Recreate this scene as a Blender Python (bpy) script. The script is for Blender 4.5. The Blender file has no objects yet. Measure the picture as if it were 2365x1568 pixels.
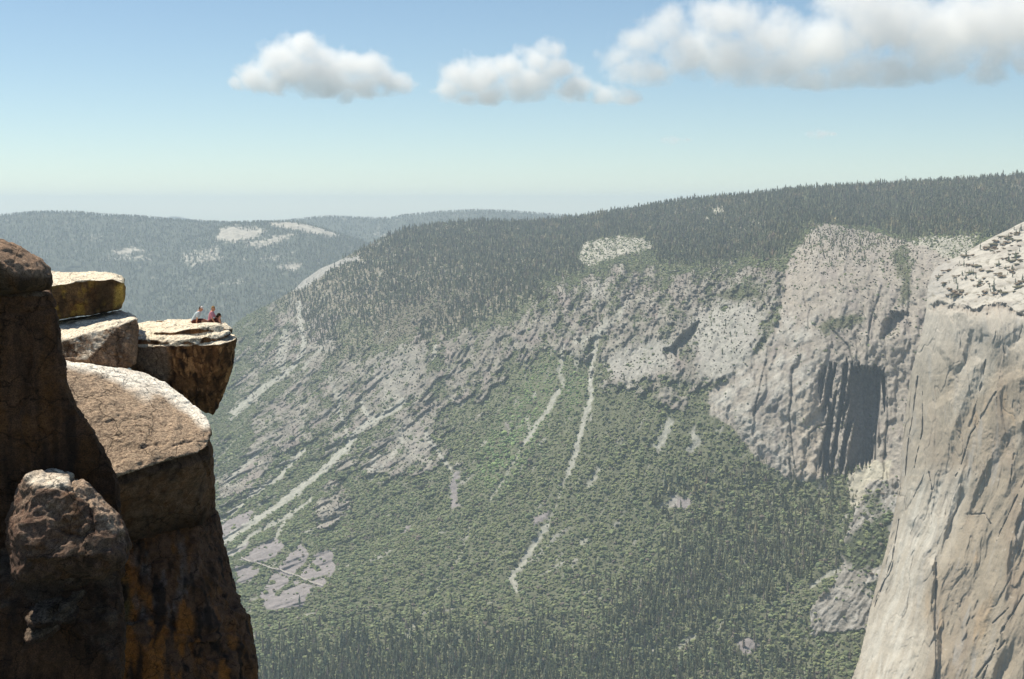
import bpy, bmesh, math, random
import numpy as np
from mathutils import Vector, Matrix
R = math.radians
SC = bpy.context.scene
COL = SC.collection
random.seed(7)
rng = np.random.default_rng(7)

# ------------------------------------------------------------------ camera, sky, sun, exposure
F = 3283.0                                   # focal length in photo units (photo is 2364 wide), a 50 mm lens
CU, CV, HZ = 1182.0, 784.0, 480.0            # centre of the photo, height of the horizon
PITCH = math.atan((CV - HZ) / F)
cam_d = bpy.data.cameras.new('camera'); cam = bpy.data.objects.new('camera', cam_d); COL.objects.link(cam)
cam_d.lens = 50.0; cam_d.sensor_width = 36.0; cam_d.clip_start = 0.5; cam_d.clip_end = 120000
cam.location = (0, 0, 0); cam.rotation_euler = (math.pi/2 - PITCH, 0, 0)
SC.camera = cam
SUNV = Vector((-0.42, 0.26, 0.87)).normalized()
EL = math.asin(SUNV.z); AZ = math.atan2(SUNV.x, SUNV.y)
W = bpy.data.worlds.new("World"); SC.world = W; W.use_nodes = True
wn = W.node_tree; wn.nodes.clear()
sky = wn.nodes.new('ShaderNodeTexSky'); sky.sky_type = 'NISHITA'; sky.sun_disc = False
sky.sun_elevation = EL; sky.sun_rotation = AZ; sky.altitude = 1500
sky.air_density = 0.9; sky.dust_density = 0.15; sky.ozone_density = 2.6
bg = wn.nodes.new('ShaderNodeBackground'); bg.inputs[1].default_value = 0.088
wo = wn.nodes.new('ShaderNodeOutputWorld')
tn = wn.nodes.new('ShaderNodeMixRGB'); tn.blend_type = 'MULTIPLY'; tn.inputs[0].default_value = 1.0; tn.inputs[2].default_value = (1.06, 1.055, .965, 1)
wn.links.new(sky.outputs[0], tn.inputs[1]); wn.links.new(tn.outputs[0], bg.inputs[0]); wn.links.new(bg.outputs[0], wo.inputs[0])
sd = bpy.data.lights.new('sun', 'SUN'); sd.energy = 4.9; sd.angle = R(0.53); sd.color = (1.0, 0.93, 0.80)
sun = bpy.data.objects.new('sun', sd); COL.objects.link(sun); sun.location = (-3000, 1000, 6000)
sun.rotation_euler = SUNV.to_track_quat('Z', 'Y').to_euler()
SC.view_settings.view_transform = 'Standard'; SC.view_settings.look = 'None'
SC.view_settings.exposure = 0.40; SC.view_settings.gamma = 1.0
SC.cycles.use_denoising = True
SC.cycles.max_bounces = 10; SC.cycles.diffuse_bounces = 2; SC.cycles.volume_bounces = 9
SC.cycles.sample_clamp_indirect = 4.0
SC.cycles.transparent_max_bounces = 16
SC.cycles.volume_max_steps = 256

# ------------------------------------------------------------------ helpers
cp, sp = math.cos(PITCH), math.sin(PITCH)
def P(u, v, D):
    """point seen at photo position u, v standing D metres ahead"""
    X = (np.asarray(u, float) - CU) / F; Y = (CV - np.asarray(v, float)) / F
    ry = cp + Y * sp
    return np.stack([X / ry * D, np.ones_like(X) * D, (-sp + Y * cp) / ry * D], -1)

def hash3(ix, iy, iz, s):
    h = (ix * 374761393 + iy * 668265263 + iz * 1274126177 + s * 362437) & 0xFFFFFFFF
    h = ((h ^ (h >> 13)) * 1103515245) & 0xFFFFFFFF
    h = ((h ^ (h >> 15)) * 2246822519) & 0xFFFFFFFF
    return h ^ (h >> 16)
def noise(p, s=0):
    """gradient noise, about -1..1"""
    p = np.asarray(p, float)
    f = np.floor(p); i = f.astype(np.int64); f = p - f
    w = f * f * f * (f * (f * 6 - 15) + 10)
    out = 0
    for dx in (0, 1):
        for dy in (0, 1):
            for dz in (0, 1):
                h = hash3(i[..., 0] + dx, i[..., 1] + dy, i[..., 2] + dz, s)
                gx = (h & 1023) / 511.5 - 1; gy = ((h >> 10) & 1023) / 511.5 - 1; gz = ((h >> 20) & 1023) / 511.5 - 1
                g = gx * (f[..., 0] - dx) + gy * (f[..., 1] - dy) + gz * (f[..., 2] - dz)
                g = g * (w[..., 0] if dx else 1 - w[..., 0]) * (w[..., 1] if dy else 1 - w[..., 1]) * (w[..., 2] if dz else 1 - w[..., 2])
                out = out + g
    return out * 1.5
def fbm(p, o=4, s=0, g=0.5):
    a, t, n = 1.0, 0, 0
    for k in range(o):
        t = t + a * noise(p * 2.03**k, s + k * 17); n += a; a *= g
    return t / n
def ridged(p, o=4, s=0, g=0.5):
    a, t, n = 1.0, 0, 0
    for k in range(o):
        t = t + a * (1 - 2 * np.abs(noise(p * 2.03**k, s + k * 17))); n += a; a *= g
    return t / n
def sstep(a, b, x):
    t = np.clip((x - a) / (b - a), 0, 1); return t * t * (3 - 2 * t)
def uvn(u, v, su, sv=None, z=0.0):
    return np.stack([u / su, v / (sv or su), np.full_like(u, z)], -1)
def inpoly(u, v, poly):
    r = np.zeros(u.shape, bool); n = len(poly)
    for i in range(n):
        x1, y1 = poly[i]; x2, y2 = poly[(i + 1) % n]
        if y1 == y2: continue
        c = ((y1 > v) != (y2 > v)) & (u < (x2 - x1) * (v - y1) / (y2 - y1) + x1)
        r ^= c
    return r
def pdist(u, v, poly, closed=False):
    """distance to a polyline and the parameter along it"""
    d = np.full(u.shape, 1e9); tt = np.zeros(u.shape)
    n = len(poly) - (0 if closed else 1)
    for i in range(n):
        x1, y1 = poly[i]; x2, y2 = poly[(i + 1) % len(poly)]
        L2 = (x2 - x1)**2 + (y2 - y1)**2 + 1e-9
        t = np.clip(((u - x1) * (x2 - x1) + (v - y1) * (y2 - y1)) / L2, 0, 1)
        e = np.hypot(u - x1 - t * (x2 - x1), v - y1 - t * (y2 - y1))
        m = e < d; d = np.where(m, e, d); tt = np.where(m, (i + t) / n, tt)
    return d, tt
def region(u, v, poly, soft=12.0):
    """soft mask 0..1 of a polygon"""
    us = [q[0] for q in poly]; vs = [q[1] for q in poly]
    out = np.zeros(u.shape)
    k = (u > min(us) - soft) & (u < max(us) + soft) & (v > min(vs) - soft) & (v < max(vs) + soft)
    if not k.any(): return out
    uu, vv = u[k], v[k]
    d, _ = pdist(uu, vv, poly, True)
    sgn = np.where(inpoly(uu, vv, poly), 1, -1)
    out[k] = np.clip(0.5 + 0.5 * sgn * d / soft, 0, 1); return out
def rbf(ctrl, u, v):
    """smooth log-depth through control points (u, v, D)"""
    c = np.array(ctrl, float); sc = 400.0
    x = np.stack([c[:, 0], c[:, 1] * 1.6], 1) / sc; n = len(c)
    def k(r2): return 0.5 * r2 * np.log(r2 + 1e-12)
    A = np.zeros((n + 3, n + 3)); d2 = ((x[:, None] - x[None])**2).sum(-1)
    A[:n, :n] = k(d2) + np.eye(n) * 1e-3; A[:n, n] = 1; A[:n, n+1:] = x; A[n, :n] = 1; A[n+1:, :n] = x.T
    wt = np.linalg.solve(A, np.concatenate([np.log(c[:, 2]), [0, 0, 0]]))
    X = u / sc; Y = v * 1.6 / sc; o = wt[n] + wt[n+1] * X + wt[n+2] * Y
    for i in range(n): o = o + wt[i] * k((X - x[i, 0])**2 + (Y - x[i, 1])**2)
    return np.exp(o)

def tag(o, label=None, cat=None, group=None, kind=None):
    for k, val in (('label', label), ('category', cat), ('group', group), ('kind', kind)):
        if val: o[k] = val
    return o
def mesh_np(name, co, faces, mat=None, col=None, smooth=False, parent=None):
    """mesh object out of arrays; faces is (n,3) or (n,4)"""
    me = bpy.data.meshes.new(name); faces = np.asarray(faces, np.int32); n, k = faces.shape
    me.vertices.add(len(co)); me.vertices.foreach_set('co', np.asarray(co, np.float32).ravel())
    me.loops.add(n * k); me.loops.foreach_set('vertex_index', faces.ravel())
    me.polygons.add(n); me.polygons.foreach_set('loop_start', np.arange(0, n * k, k, dtype=np.int32))
    me.polygons.foreach_set('loop_total', np.full(n, k, np.int32))
    me.polygons.foreach_set('use_smooth', np.full(n, smooth, bool))
    me.update(calc_edges=True)
    if col is not None:
        a = me.color_attributes.new('tint', 'FLOAT_COLOR', 'POINT')
        c4 = np.ones((len(co), 4), np.float32); c4[:, :3] = col; a.data.foreach_set('color', c4.ravel())
    if mat: me.materials.append(mat)
    o = bpy.data.objects.new(name, me); COL.objects.link(o)
    if parent: o.parent = parent
    return o
def grid_faces(ny, nx, flip=False):
    i = np.arange(ny - 1)[:, None] * nx + np.arange(nx - 1)[None]
    q = np.stack([i, i + 1, i + nx + 1, i + nx], -1).reshape(-1, 4)
    return q[:, ::-1] if flip else q

# ------------------------------------------------------------------ materials
def mat_new(name):
    m = bpy.data.materials.new(name); m.use_nodes = True; nt = m.node_tree; nt.nodes.clear()
    out = nt.nodes.new('ShaderNodeOutputMaterial'); b = nt.nodes.new('ShaderNodeBsdfPrincipled')
    nt.links.new(b.outputs[0], out.inputs[0]); b.inputs['Roughness'].default_value = 0.95
    b.inputs['Specular IOR Level'].default_value = 0.15
    return m, nt, b, out
def tint_mat(name, scale, amt=0.35, bump=0.0, bscale=None, stretch=(1, 1, 1), dist=1.0):
    """colour attribute varied by noise in the object's own space"""
    m, nt, b, out = mat_new(name); N = nt.nodes.new; L = nt.links.new
    at = N('ShaderNodeAttribute'); at.attribute_name = 'tint'
    tc = N('ShaderNodeTexCoord'); mp = N('ShaderNodeMapping'); mp.inputs['Scale'].default_value = stretch
    L(tc.outputs['Object'], mp.inputs[0])
    n = N('ShaderNodeTexNoise'); n.inputs['Scale'].default_value = scale; n.inputs['Detail'].default_value = 6
    n.inputs['Roughness'].default_value = 0.65
    L(mp.outputs[0], n.inputs[0])
    mr = N('ShaderNodeMapRange'); mr.inputs[1].default_value = 0.3; mr.inputs[2].default_value = 0.7
    mr.inputs[3].default_value = 1 - amt; mr.inputs[4].default_value = 1 + amt
    L(n.outputs[0], mr.inputs[0])
    mx = N('ShaderNodeVectorMath'); mx.operation = 'SCALE'
    L(at.outputs['Color'], mx.inputs[0]); L(mr.outputs[0], mx.inputs['Scale']); L(mx.outputs[0], b.inputs['Base Color'])
    if bump:
        n2 = N('ShaderNodeTexNoise'); n2.inputs['Scale'].default_value = bscale or scale; n2.inputs['Detail'].default_value = 8
        n2.inputs['Roughness'].default_value = 0.7; L(mp.outputs[0], n2.inputs[0])
        bp = N('ShaderNodeBump'); bp.inputs['Strength'].default_value = bump; bp.inputs['Distance'].default_value = dist
        L(n2.outputs[0], bp.inputs['Height']); L(bp.outputs[0], b.inputs['Normal'])
    return m
M_slope = tint_mat('mountain_ground', 0.06, 0.30, 0.8, 0.05, dist=8)
M_cliff = tint_mat('granite_wall', 0.05, 0.13, 0.6, 0.08, (1, 1, 0.35), dist=4)
M_far = tint_mat('far_forest_ground', 0.012, 0.35)
def granite_near():
    """close granite: crystals, black lichen freckles, hairline joints, gritty relief"""
    m, nt, b, out = mat_new('weathered_granite'); N = nt.nodes.new; L = nt.links.new
    at = N('ShaderNodeAttribute'); at.attribute_name = 'tint'; tc = N('ShaderNodeTexCoord'); co = tc.outputs['Object']
    def nz(sc, det, ro=.6):
        n = N('ShaderNodeTexNoise'); n.inputs['Scale'].default_value = sc; n.inputs['Detail'].default_value = det; n.inputs['Roughness'].default_value = ro; L(co, n.inputs[0]); return n.outputs[0]
    def mr(v, a, b_, c, d):
        r = N('ShaderNodeMapRange'); r.inputs[1].default_value = a; r.inputs[2].default_value = b_; r.inputs[3].default_value = c; r.inputs[4].default_value = d; L(v, r.inputs[0]); return r.outputs[0]
    def mul(a, b_):
        q = N('ShaderNodeMath'); q.operation = 'MULTIPLY'; L(a, q.inputs[0]); L(b_, q.inputs[1]); return q.outputs[0]
    f1 = mr(nz(22, 4, .75), .38, .62, .62, 1.75); f2 = mr(nz(5.5, 6, .7), .35, .65, .80, 1.4); f3 = mr(nz(11, 3, .8), .56, .63, 1.0, .35)
    vo = N('ShaderNodeTexVoronoi'); vo.feature = 'DISTANCE_TO_EDGE'; vo.inputs['Scale'].default_value = .55
    wp = N('ShaderNodeTexNoise'); wp.inputs['Scale'].default_value = 1.3; wp.inputs['Detail'].default_value = 5; L(co, wp.inputs[0])
    ad = N('ShaderNodeVectorMath'); ad.operation = 'MULTIPLY_ADD'; ad.inputs[1].default_value = (1.1, 1.1, 1.1); L(wp.outputs['Color'], ad.inputs[0]); L(co, ad.inputs[2]); L(ad.outputs[0], vo.inputs['Vector'])
    ck = mr(vo.outputs['Distance'], .0, .016, .35, 1.0)
    fac = mul(mul(f1, f2), mul(f3, ck)); sc = N('ShaderNodeVectorMath'); sc.operation = 'SCALE'; L(at.outputs['Color'], sc.inputs[0]); L(fac, sc.inputs['Scale']); L(sc.outputs[0], b.inputs['Base Color'])
    h = mul(ck, nz(4.5, 12, .72)); bp = N('ShaderNodeBump'); bp.inputs['Strength'].default_value = 1.0; bp.inputs['Distance'].default_value = .10; L(h, bp.inputs['Height']); L(bp.outputs[0], b.inputs['Normal'])
    return m
M_leaf = tint_mat('foliage', 0.15, 0.25)
def mixc(a, b, t): return a * (1 - t[..., None]) + np.array(b) * t[..., None]

# ------------------------------------------------------------------ the north wall of the valley, one sheet from ridge to valley floor
RIDGE = [(240, 1300), (330, 1090), (400, 960), (470, 850), (535, 758), (560, 735), (600, 712), (645, 690), (680, 668), (700, 648), (740, 620), (775, 606), (800, 592),
         (840, 573), (880, 551), (940, 528), (1010, 516), (1100, 511), (1200, 511), (1290, 506), (1360, 497), (1440, 484),
         (1520, 471), (1600, 461), (1720, 450), (1850, 436), (2000, 426), (2100, 421), (2200, 417), (2290, 410), (2364, 402), (2640, 388)]
DC = [(500,1568,3350),(1000,1568,3300),(1400,1568,3300),(1800,1568,3250),(2100,1568,3200),(2600,1568,3000),
      (400,1750,2850),(1200,1750,2850),(2000,1750,2850),(2640,1750,2800),(300,1500,3550),
      (600,1450,3620),(1000,1450,3520),(1400,1450,3450),(1900,1450,3350),(2300,1400,3250),
      (550,1300,4150),(1000,1300,3850),(1400,1300,3700),(1900,1300,3520),(350,1300,4300),
      (550,1100,5100),(1000,1100,4350),(1400,1100,4000),(1900,1100,3780),(2300,1100,3500),
      (400,1000,5800),(520,900,6200),(800,900,5300),(1100,900,4800),(1400,900,4350),(1650,900,4120),(1850,900,3960),(2050,900,3900),
      (540,800,6700),(800,800,5700),(1100,800,5100),(1400,800,4620),(1700,800,4250),(2000,800,4000),
      (620,730,7000),(800,700,6300),(1000,700,5750),(1300,700,5100),(1600,700,4700),(1850,700,4250),(2080,700,4150),
      (760,620,7000),(900,620,6650),(1100,620,6250),(1300,620,5850),(1600,620,5300),(1850,600,4620),(2080,600,4500),
      (880,560,7400),(1100,560,7050),(1400,560,6450),(1700,560,5900),(1900,535,5200),(2100,545,5050),(2300,550,4800),
      (1010,516,8000),(1290,506,7900),(1600,500,7000),(2000,500,6300),(2364,500,5900),(1600,461,7650),(2000,426,7250),(2364,402,7000),(2640,388,6800)]
NX, NR = 1101, 621
ucol = np.linspace(240, 2640, NX)
vsil = np.interp(ucol, [q[0] for q in RIDGE], [q[1] for q in RIDGE])
tt = np.linspace(0, 1, NR)
U = np.broadcast_to(ucol, (NR, NX)).copy(); V = vsil[None] + tt[:, None] * (1740 - vsil[None])
D = rbf(DC, U, V)
Pb = P(U, V, D)
# how much a metre of height moves the surface along the line of sight
zc = Pb[..., 2]; gz = np.gradient(zc, axis=0) / np.minimum(np.gradient(D, axis=0), -1e-3)
K = 1.0 / np.clip(-(-gz) * 0 + np.clip(gz, 0.05, 3) + (V - HZ) / F, 0.22, 3)
wu = U + 17 * fbm(uvn(U, V, 75, z=1.3), 5, 3, .6); wv = V + 14 * fbm(uvn(U, V, 60, z=7.7), 5, 5, .6)
wu2 = wu + 7 * noise(uvn(U, V, 11, z=2.0), 8); wv2 = wv + 6 * noise(uvn(U, V, 9, z=5.0), 9)
def reg(poly, soft=12.0, fine=True): return region(wu2 if fine else U, wv2 if fine else V, poly, soft * (1.5 if fine else 1))
def mx(*a):
    r = a[0]
    for b in a[1:]: r = np.maximum(r, b)
    return r
# fall lines: the slope's gullies and ribs all run down to the left, more so to the left
lean = np.interp(U, [400, 700, 1000, 1400, 1700, 2100], [1.5, 1.25, 0.9, 0.34, 0.45, 0.5])
lean = lean * np.interp(V, [650, 1000, 1500], [0.8, 1.0, 1.25])
ACR = U + lean * (V - 950)
rib = ridged(np.stack([ACR / 85 + .3 * noise(uvn(U, V, 130, z=4), 44), V / 520, 0 * U], -1), 3, 21)
ribf = ridged(np.stack([ACR / 26, V / 190, 0 * U + 3], -1), 3, 25)

CONP = [(640,690),(690,740),(760,775),(800,745),(870,760),(900,720),(960,690),(1040,675),(1120,665),(1000,735),(960,790),(1040,770),(1140,730),(1230,690),
               (1250,640),(1330,620),(1340,575),(1400,548),(1500,545),(1530,600),(1640,605),(1700,580),(1790,590),(1830,560),(1860,525),(1900,515),(1990,520),(2060,530),
               (2090,550),(2180,548),(2260,545),(2640,540),(2640,300),(900,300),(600,600)]
conifer = reg(CONP, 14)
conifer = mx(conifer, reg([(700,760),(860,760),(850,830),(760,850),(690,800)], 18) * .7)
clear = mx(reg([(1335,600),(1345,560),(1400,545),(1490,548),(1510,575),(1430,590),(1360,612)], 10),
           reg([(1640,480),(1665,478),(1672,492),(1650,494)], 5), reg([(1620,503),(1642,500),(1640,512),(1622,512)], 5),
           reg([(1735,508),(1758,506),(1755,514),(1738,515)], 5), reg([(2000,470),(2040,480),(2060,500),(2040,505)], 8) * .6,
           reg([(2130,549),(2200,545),(2262,546),(2240,590),(2200,600),(2150,612),(2095,590),(2100,560)], 8),
           reg([(790,612),(900,598),(960,578),(900,590),(830,600)], 6) * .8,
           reg([(980,535),(1080,530),(1080,545),(990,548)], 6) * .35)
dome_l = reg([(670,672),(690,640),(740,612),(775,598),(830,590),(830,602),(770,620),(735,645),(700,668)], 5, False)
dry = reg([(880,700),(960,672),(1060,660),(1150,640),(1180,660),(1130,690),(1040,735),(980,760),(900,800),(850,790)], 18)   # sparse brown bushes
dry = mx(dry, reg([(830,650),(880,660),(850,700),(800,720)], 14) * .8)

rock = mx(reg([(520,800),(640,700),(760,780),(900,790),(1000,745),(1140,735),(1240,690),(1340,622),(1520,612),(1640,612),(1800,592),(1810,740),(1640,900),(1480,925),(1400,892),(1280,835),(1200,860),(1130,960),(1040,965),
                 (1060,1075),(980,1120),(860,1130),(770,1110),(700,1060),(600,1160),(500,1190),(490,1080),(560,1000),(640,900),(540,960),(505,900)], 34) * .61,
          reg([(646,710),(690,689),(782,732),(779,778),(757,816),(702,831),(646,860),(608,845),(627,783),(651,758),(608,754)], 12) * .85,
          reg([(832,821),(931,797),(1000,770),(985,812),(985,879),(931,939),(895,951),(835,927),(830,879)], 14) * .95,
          reg([(581,922),(678,925),(738,915),(786,963),(714,1000),(690,1029),(640,1060),(608,1113),(557,1147),(502,1162),(497,1101),(552,1101),(569,1041)], 12) * .9,
          reg([(883,985),(960,940),(1000,960),(1015,1089),(974,1094),(955,1077),(931,1106),(839,1101),(859,1053)], 10) * .9,
          reg([(757,1097),(815,1138),(815,1176),(786,1210),(733,1225),(721,1210),(738,1138)], 8) * .9,
          reg([(740,850),(830,820),(830,930),(850,965),(790,960),(740,900)], 14) * .7,
          reg([(1010,780),(1100,745),(1200,730),(1250,660),(1330,640),(1430,610),(1520,620),(1640,610),(1800,590),(1830,700),(1760,800),(1650,900),(1560,900),(1500,880),(1400,880),
               (1385,800),(1290,830),(1250,800),(1200,830),(1130,900),(1060,950),(1000,930)], 26) * .8,
          reg([(1480,880),(1560,870),(1600,900),(1540,950),(1480,940)], 16) * .7)
bright = mx(reg([(1395,835),(1440,800),(1500,785),(1560,790),(1545,850),(1450,885),(1400,870)], 10),
            reg([(1590,735),(1650,700),(1740,700),(1765,740),(1740,830),(1690,880),(1620,870),(1600,800)], 10),
            reg([(1360,660),(1400,650),(1400,690),(1360,700)], 10) * .8,
            reg([(900,980),(940,960),(990,1010),(1000,1070),(930,1060)], 14) * .45,
            reg([(850,830),(960,800),(980,870),(900,960),(850,900)], 18) * .45)
butt = reg([(1800,700),(1806,640),(1832,585),(1868,530),(1900,515),(1960,525),(2060,545),(2100,560),(2200,600),(2300,640),(2300,1160),(2060,1160),(2000,1075),(1950,1090),(1900,1105),(1820,1110),
            (1745,1060),(1700,995),(1640,960),(1638,905),(1700,860),(1760,800),(1800,735)], 7)
spur = reg([(1870,1470),(1868,1430),(1890,1385),(1920,1340),(1950,1300),(1935,1270),(1960,1220),(1985,1160),(2005,1110),(2300,1100),(2300,1440),(2010,1460),(1960,1452),(1910,1462)], 8)
talus = mx(reg([(627,1246),(661,1256),(642,1282),(608,1309),(552,1292),(589,1263)], 4), reg([(697,1253),(714,1282),(709,1297),(678,1335),(632,1316),(661,1277)], 4),
           reg([(740,1275),(769,1265),(774,1318),(752,1345),(740,1358),(680,1331),(714,1302)], 4), reg([(545,1306),(608,1314),(580,1345),(548,1345)], 5), reg([(630,1318),(726,1355),(700,1405),(620,1410),(600,1370)], 6),
           reg([(552,1186),(590,1178),(564,1217),(521,1253),(498,1262),(498,1222)], 4), reg([(500,1275),(560,1240),(600,1225),(560,1270),(510,1300)], 4) * .8,
           reg([(1042,1080),(1060,1090),(1065,1170),(1035,1180)], 9) * .8, reg([(1160,970),(1185,960),(1180,1010),(1160,1020)], 9) * .6,
           reg([(1230,1190),(1275,1165),(1270,1200),(1225,1225)], 9) * .7, reg([(1700,1480),(1740,1465),(1760,1490),(1720,1520)], 9) * .9,
           reg([(900,1240),(960,1190),(940,1230)], 6) * .7, reg([(1545,1140),(1600,1150),(1590,1180),(1540,1170)], 8) * .8)
tw = mx(*[np.exp(-(pdist(wu, wv, l)[0] / w)**2) for l, w in (([(665,1262),(640,1295),(600,1340),(560,1370)], 11), ([(722,1285),(700,1310),(668,1345),(640,1372)], 6), ([(720,1310),(734,1318)], 6), ([(605,1215),(560,1245),(510,1275)], 8), ([(620,1190),(570,1225),(520,1262)], 7))])
talus = talus * (1 - tw) * (1 - .6 * sstep(.3, .4, fbm(np.stack([ACR / 30, V / 40, 0 * U + 1], -1), 4, 77)))
fan = reg([(1950,1095),(2020,1065),(2060,1060),(2050,1110),(1990,1180),(1968,1170),(1958,1130)], 6)
G = [([(930,925),(919,939),(888,955),(856,971),(820,1004),(798,1038),(781,1048),(733,1097),(697,1123),(642,1167),(576,1210),(521,1249),(497,1263)], 7, 1), ([(832,922),(842,945),(854,970)], 4, .9), ([(905,950),(875,965),(850,985)], 6, .8),
     ([(733,1097),(700,1118),(690,1140),(650,1165)], 5, .8), ([(702,1039),(673,1068),(642,1106),(608,1123),(569,1150),(552,1171),(502,1210)], 4.5, .9), ([(685,1179),(656,1205),(630,1246)], 4, .8), ([(720,1150),(690,1175),(640,1205),(574,1237),(545,1273),(500,1290)], 4.5, .85),
     ([(690,700),(695,763),(702,787),(697,812),(685,838),(651,867),(608,894),(577,918),(535,955)], 5.5, .9), ([(655,765),(648,800),(640,840)], 7, .6), ([(785,910),(780,940),(800,990),(805,1005)], 4, .7), ([(745,800),(720,825),(700,850)], 4, .6), ([(1005,800),(1000,825)], 5, .8),
     ([(985,1005),(1015,1050),(1040,1085)], 4, .8), ([(870,1050),(855,1085)], 6, .7), ([(560,1000),(520,1040),(485,1080)], 3, .4), ([(640,870),(590,920),(530,970)], 4, .7),
     ([(1385,765),(1366,830),(1362,880),(1366,915)], 5, 1), ([(1366,915),(1352,950),(1345,990),(1325,1060),(1312,1092)], 6, .95),
     ([(1312,1092),(1285,1160),(1262,1215)], 3, .5), ([(1262,1215),(1225,1270),(1205,1300),(1180,1335),(1192,1360)], 7, .9), ([(1290,900),(1265,945),(1232,985),(1212,1020)], 5, .9),
     ([(1212,1020),(1190,1060),(1160,1110),(1130,1160)], 3, .5), ([(1215,960),(1222,1000)], 3, .6), ([(1300,800),(1290,860),(1300,890)], 5, .7), ([(1545,975),(1528,1010),(1515,1035)], 9, .9),
     ([(1600,1000),(1612,1020),(1590,1040)], 8, .9), ([(1560,1150),(1545,1165),(1530,1170)], 8, .6), ([(1380,1085),(1360,1120)], 6, .7), ([(1090,1200),(1060,1290),(1000,1370)], 3, .45),
     ([(960,1440),(935,1480),(910,1495)], 5, .6), ([(1500,1520),(1510,1500),(1530,1490)], 5, .7), ([(1570,1490),(1600,1470)], 6, .7), ([(985,1000),(1015,1050),(1040,1085)], 4, .7),
     ([(1340,1255),(1355,1245)], 6, .6), ([(930,1010),(900,1060),(850,1110)], 4, .5), ([(1400,745),(1372,770),(1330,790)], 8, .6), ([(1455,690),(1420,740),(1390,770)], 5, .6),
     ([(1870,1355),(1905,1330),(1935,1315)], 5, .8), ([(760,870),(775,920)], 4, .5), ([(600,1040),(560,1080),(520,1120)], 5, .6), ([(660,780),(650,850)], 9, .5)]
gully = np.zeros(U.shape); gcarve = np.zeros(U.shape)
gn = fbm(uvn(U, V, 9, z=9), 3, 61)
for pl, w, a in G:
    d, t = pdist(wu2 * .45 + U * .55, wv2 * .45 + V * .55, pl)
    w2 = w * np.clip(1.12 + 1.1 * gn + .3 * noise(uvn(U, V, 4, z=w), 63), .05, 2.2)
    gully = np.maximum(gully, a * (1 - sstep(w2 * .6, w2 * 1.1 + .8, d))); gcarve = np.maximum(gcarve, np.exp(-(d / (w * 2.2))**2))
trail_pts = [(555, 1291), (600, 1308), (632, 1317), (660, 1324), (700, 1341), (742, 1356)]
td, _ = pdist(U, V, trail_pts)
# natural openings in the brush, strung along the fall lines
open_n = fbm(np.stack([ACR / 20, V / 60, 0 * U + 8], -1), 4, 71)
opening = sstep(.24, .46, open_n) * .6
# thin stony runnels following the fall lines
rn1 = np.abs(fbm(np.stack([ACR / 75, V / 420, 0 * U + 31], -1), 3, 75)); rn2 = fbm(uvn(U, V, 60, 80, 41), 3, 76)
runnel = (1 - sstep(.004, .022, rn1)) * sstep(.0, .25, rn2) * (V > 780)
opening = np.maximum(opening, runnel)
rockn = fbm(uvn(U, V, 16, 14, 3), 4, 81, .6)
green_on_rock = sstep(-.05, .25, fbm(np.stack([ACR / 34, V / 46, 0 * U + 2], -1), 5, 83, .62) + .35 * rockn)                      # brush patches in the rocky bands
rockm = np.clip(mx(rock, bright * .9), 0, 1)
rk = np.clip(rockm + 1.0 * fbm(np.stack([ACR / 42, V / 48, 0 * U + 6], -1), 5, 91, .62) * (rockm > .02), 0, 1); rk = sstep(.32, .7, rk)
brush = np.clip(1 - rk * (1 - np.interp(U, [700, 1200], [.72, .5]) * green_on_rock * (1 - .8 * bright)), 0, 1)
brush = np.clip(brush - gully * (1.25 - .35 * sstep(.1, .4, noise(uvn(U, V, 7, z=3), 64))) - opening * .8, 0, 1) * (1 - sstep(.35, .6, talus) * .97) * (1 - sstep(.4, .6, clear) * .8)
brush = brush * (1 - .75 * sstep(.3, .6, dry)) * (1 - dome_l) * (1 - sstep(.4, .6, fan) * .97)
bp_ = sstep(.02, .2, fbm(uvn(U, V, 26, 16, 2), 4, 95))
bg1 = mx(reg([(1880,755),(1930,735),(1990,728),(2000,742),(1960,755),(1900,775)], 8), reg([(1640,680),(1690,662),(1740,665),(1770,680),(1700,700)], 9),
         reg([(2090,620),(2110,600),(2095,690),(2070,700)], 8), reg([(2060,580),(2095,560),(2100,640),(2070,640)], 8) * .8)
bg1 = np.clip(bg1, 0, 1)
brush = np.where(sstep(.4, .6, butt) > .5, np.maximum(.16 * bp_ * (V < 1000) + .35 * bp_ * reg([(1800,860),(1820,780),(2060,770),(2060,860),(1900,870)], 18) + .3 * bp_ * reg([(1690,990),(1800,960),(1830,1110),(1700,1080)], 20)
                 + .30 * bp_ * reg([(1840,720),(1840,530),(2100,540),(2120,760)], 20), bg1), brush)
spg = mx(reg([(1930,1270),(1990,1210),(2060,1170),(2060,1290),(1980,1320)], 12) * .8, reg([(1985,1130),(2050,1130),(2040,1200),(1990,1190)], 10) * .5, reg([(1990,1350),(2030,1330),(2020,1380)], 8) * .7)
sp_m = sstep(.4, .6, spur)
brush = brush * (1 - sp_m) + sp_m * np.maximum(spg, .2 * bp_)
con_d = np.clip(conifer, 0, 1)
con_d = np.clip((.35 * conifer + .65 * sstep(.2, .9, region(wu, wv, CONP, 40))) * (1 - .75 * sstep(.28, .5, fbm(uvn(U, V, 24, 9, 12), 4, 97))) + .22 * region(wu, wv, [(560,760),(700,800),(900,790),(1100,760),(1260,700),(1350,660),(1560,650),(1800,640),(1800,450),(900,450),(600,640)], 60), 0, 1) * (1 - sstep(.4, .65, clear) * .85) * (1 - dome_l) * (1 - .8 * sstep(.45, .65, butt))
low = np.clip(.9 * sstep(1380, 1560, V + .12 * (U - 1000) * (U < 1000) + 25 * fbm(uvn(U, V, 90, z=3), 3, 15)) * np.interp(U, [400, 1500, 1760, 1900], [1, 1, .45, .15]), 0, 1)
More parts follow.
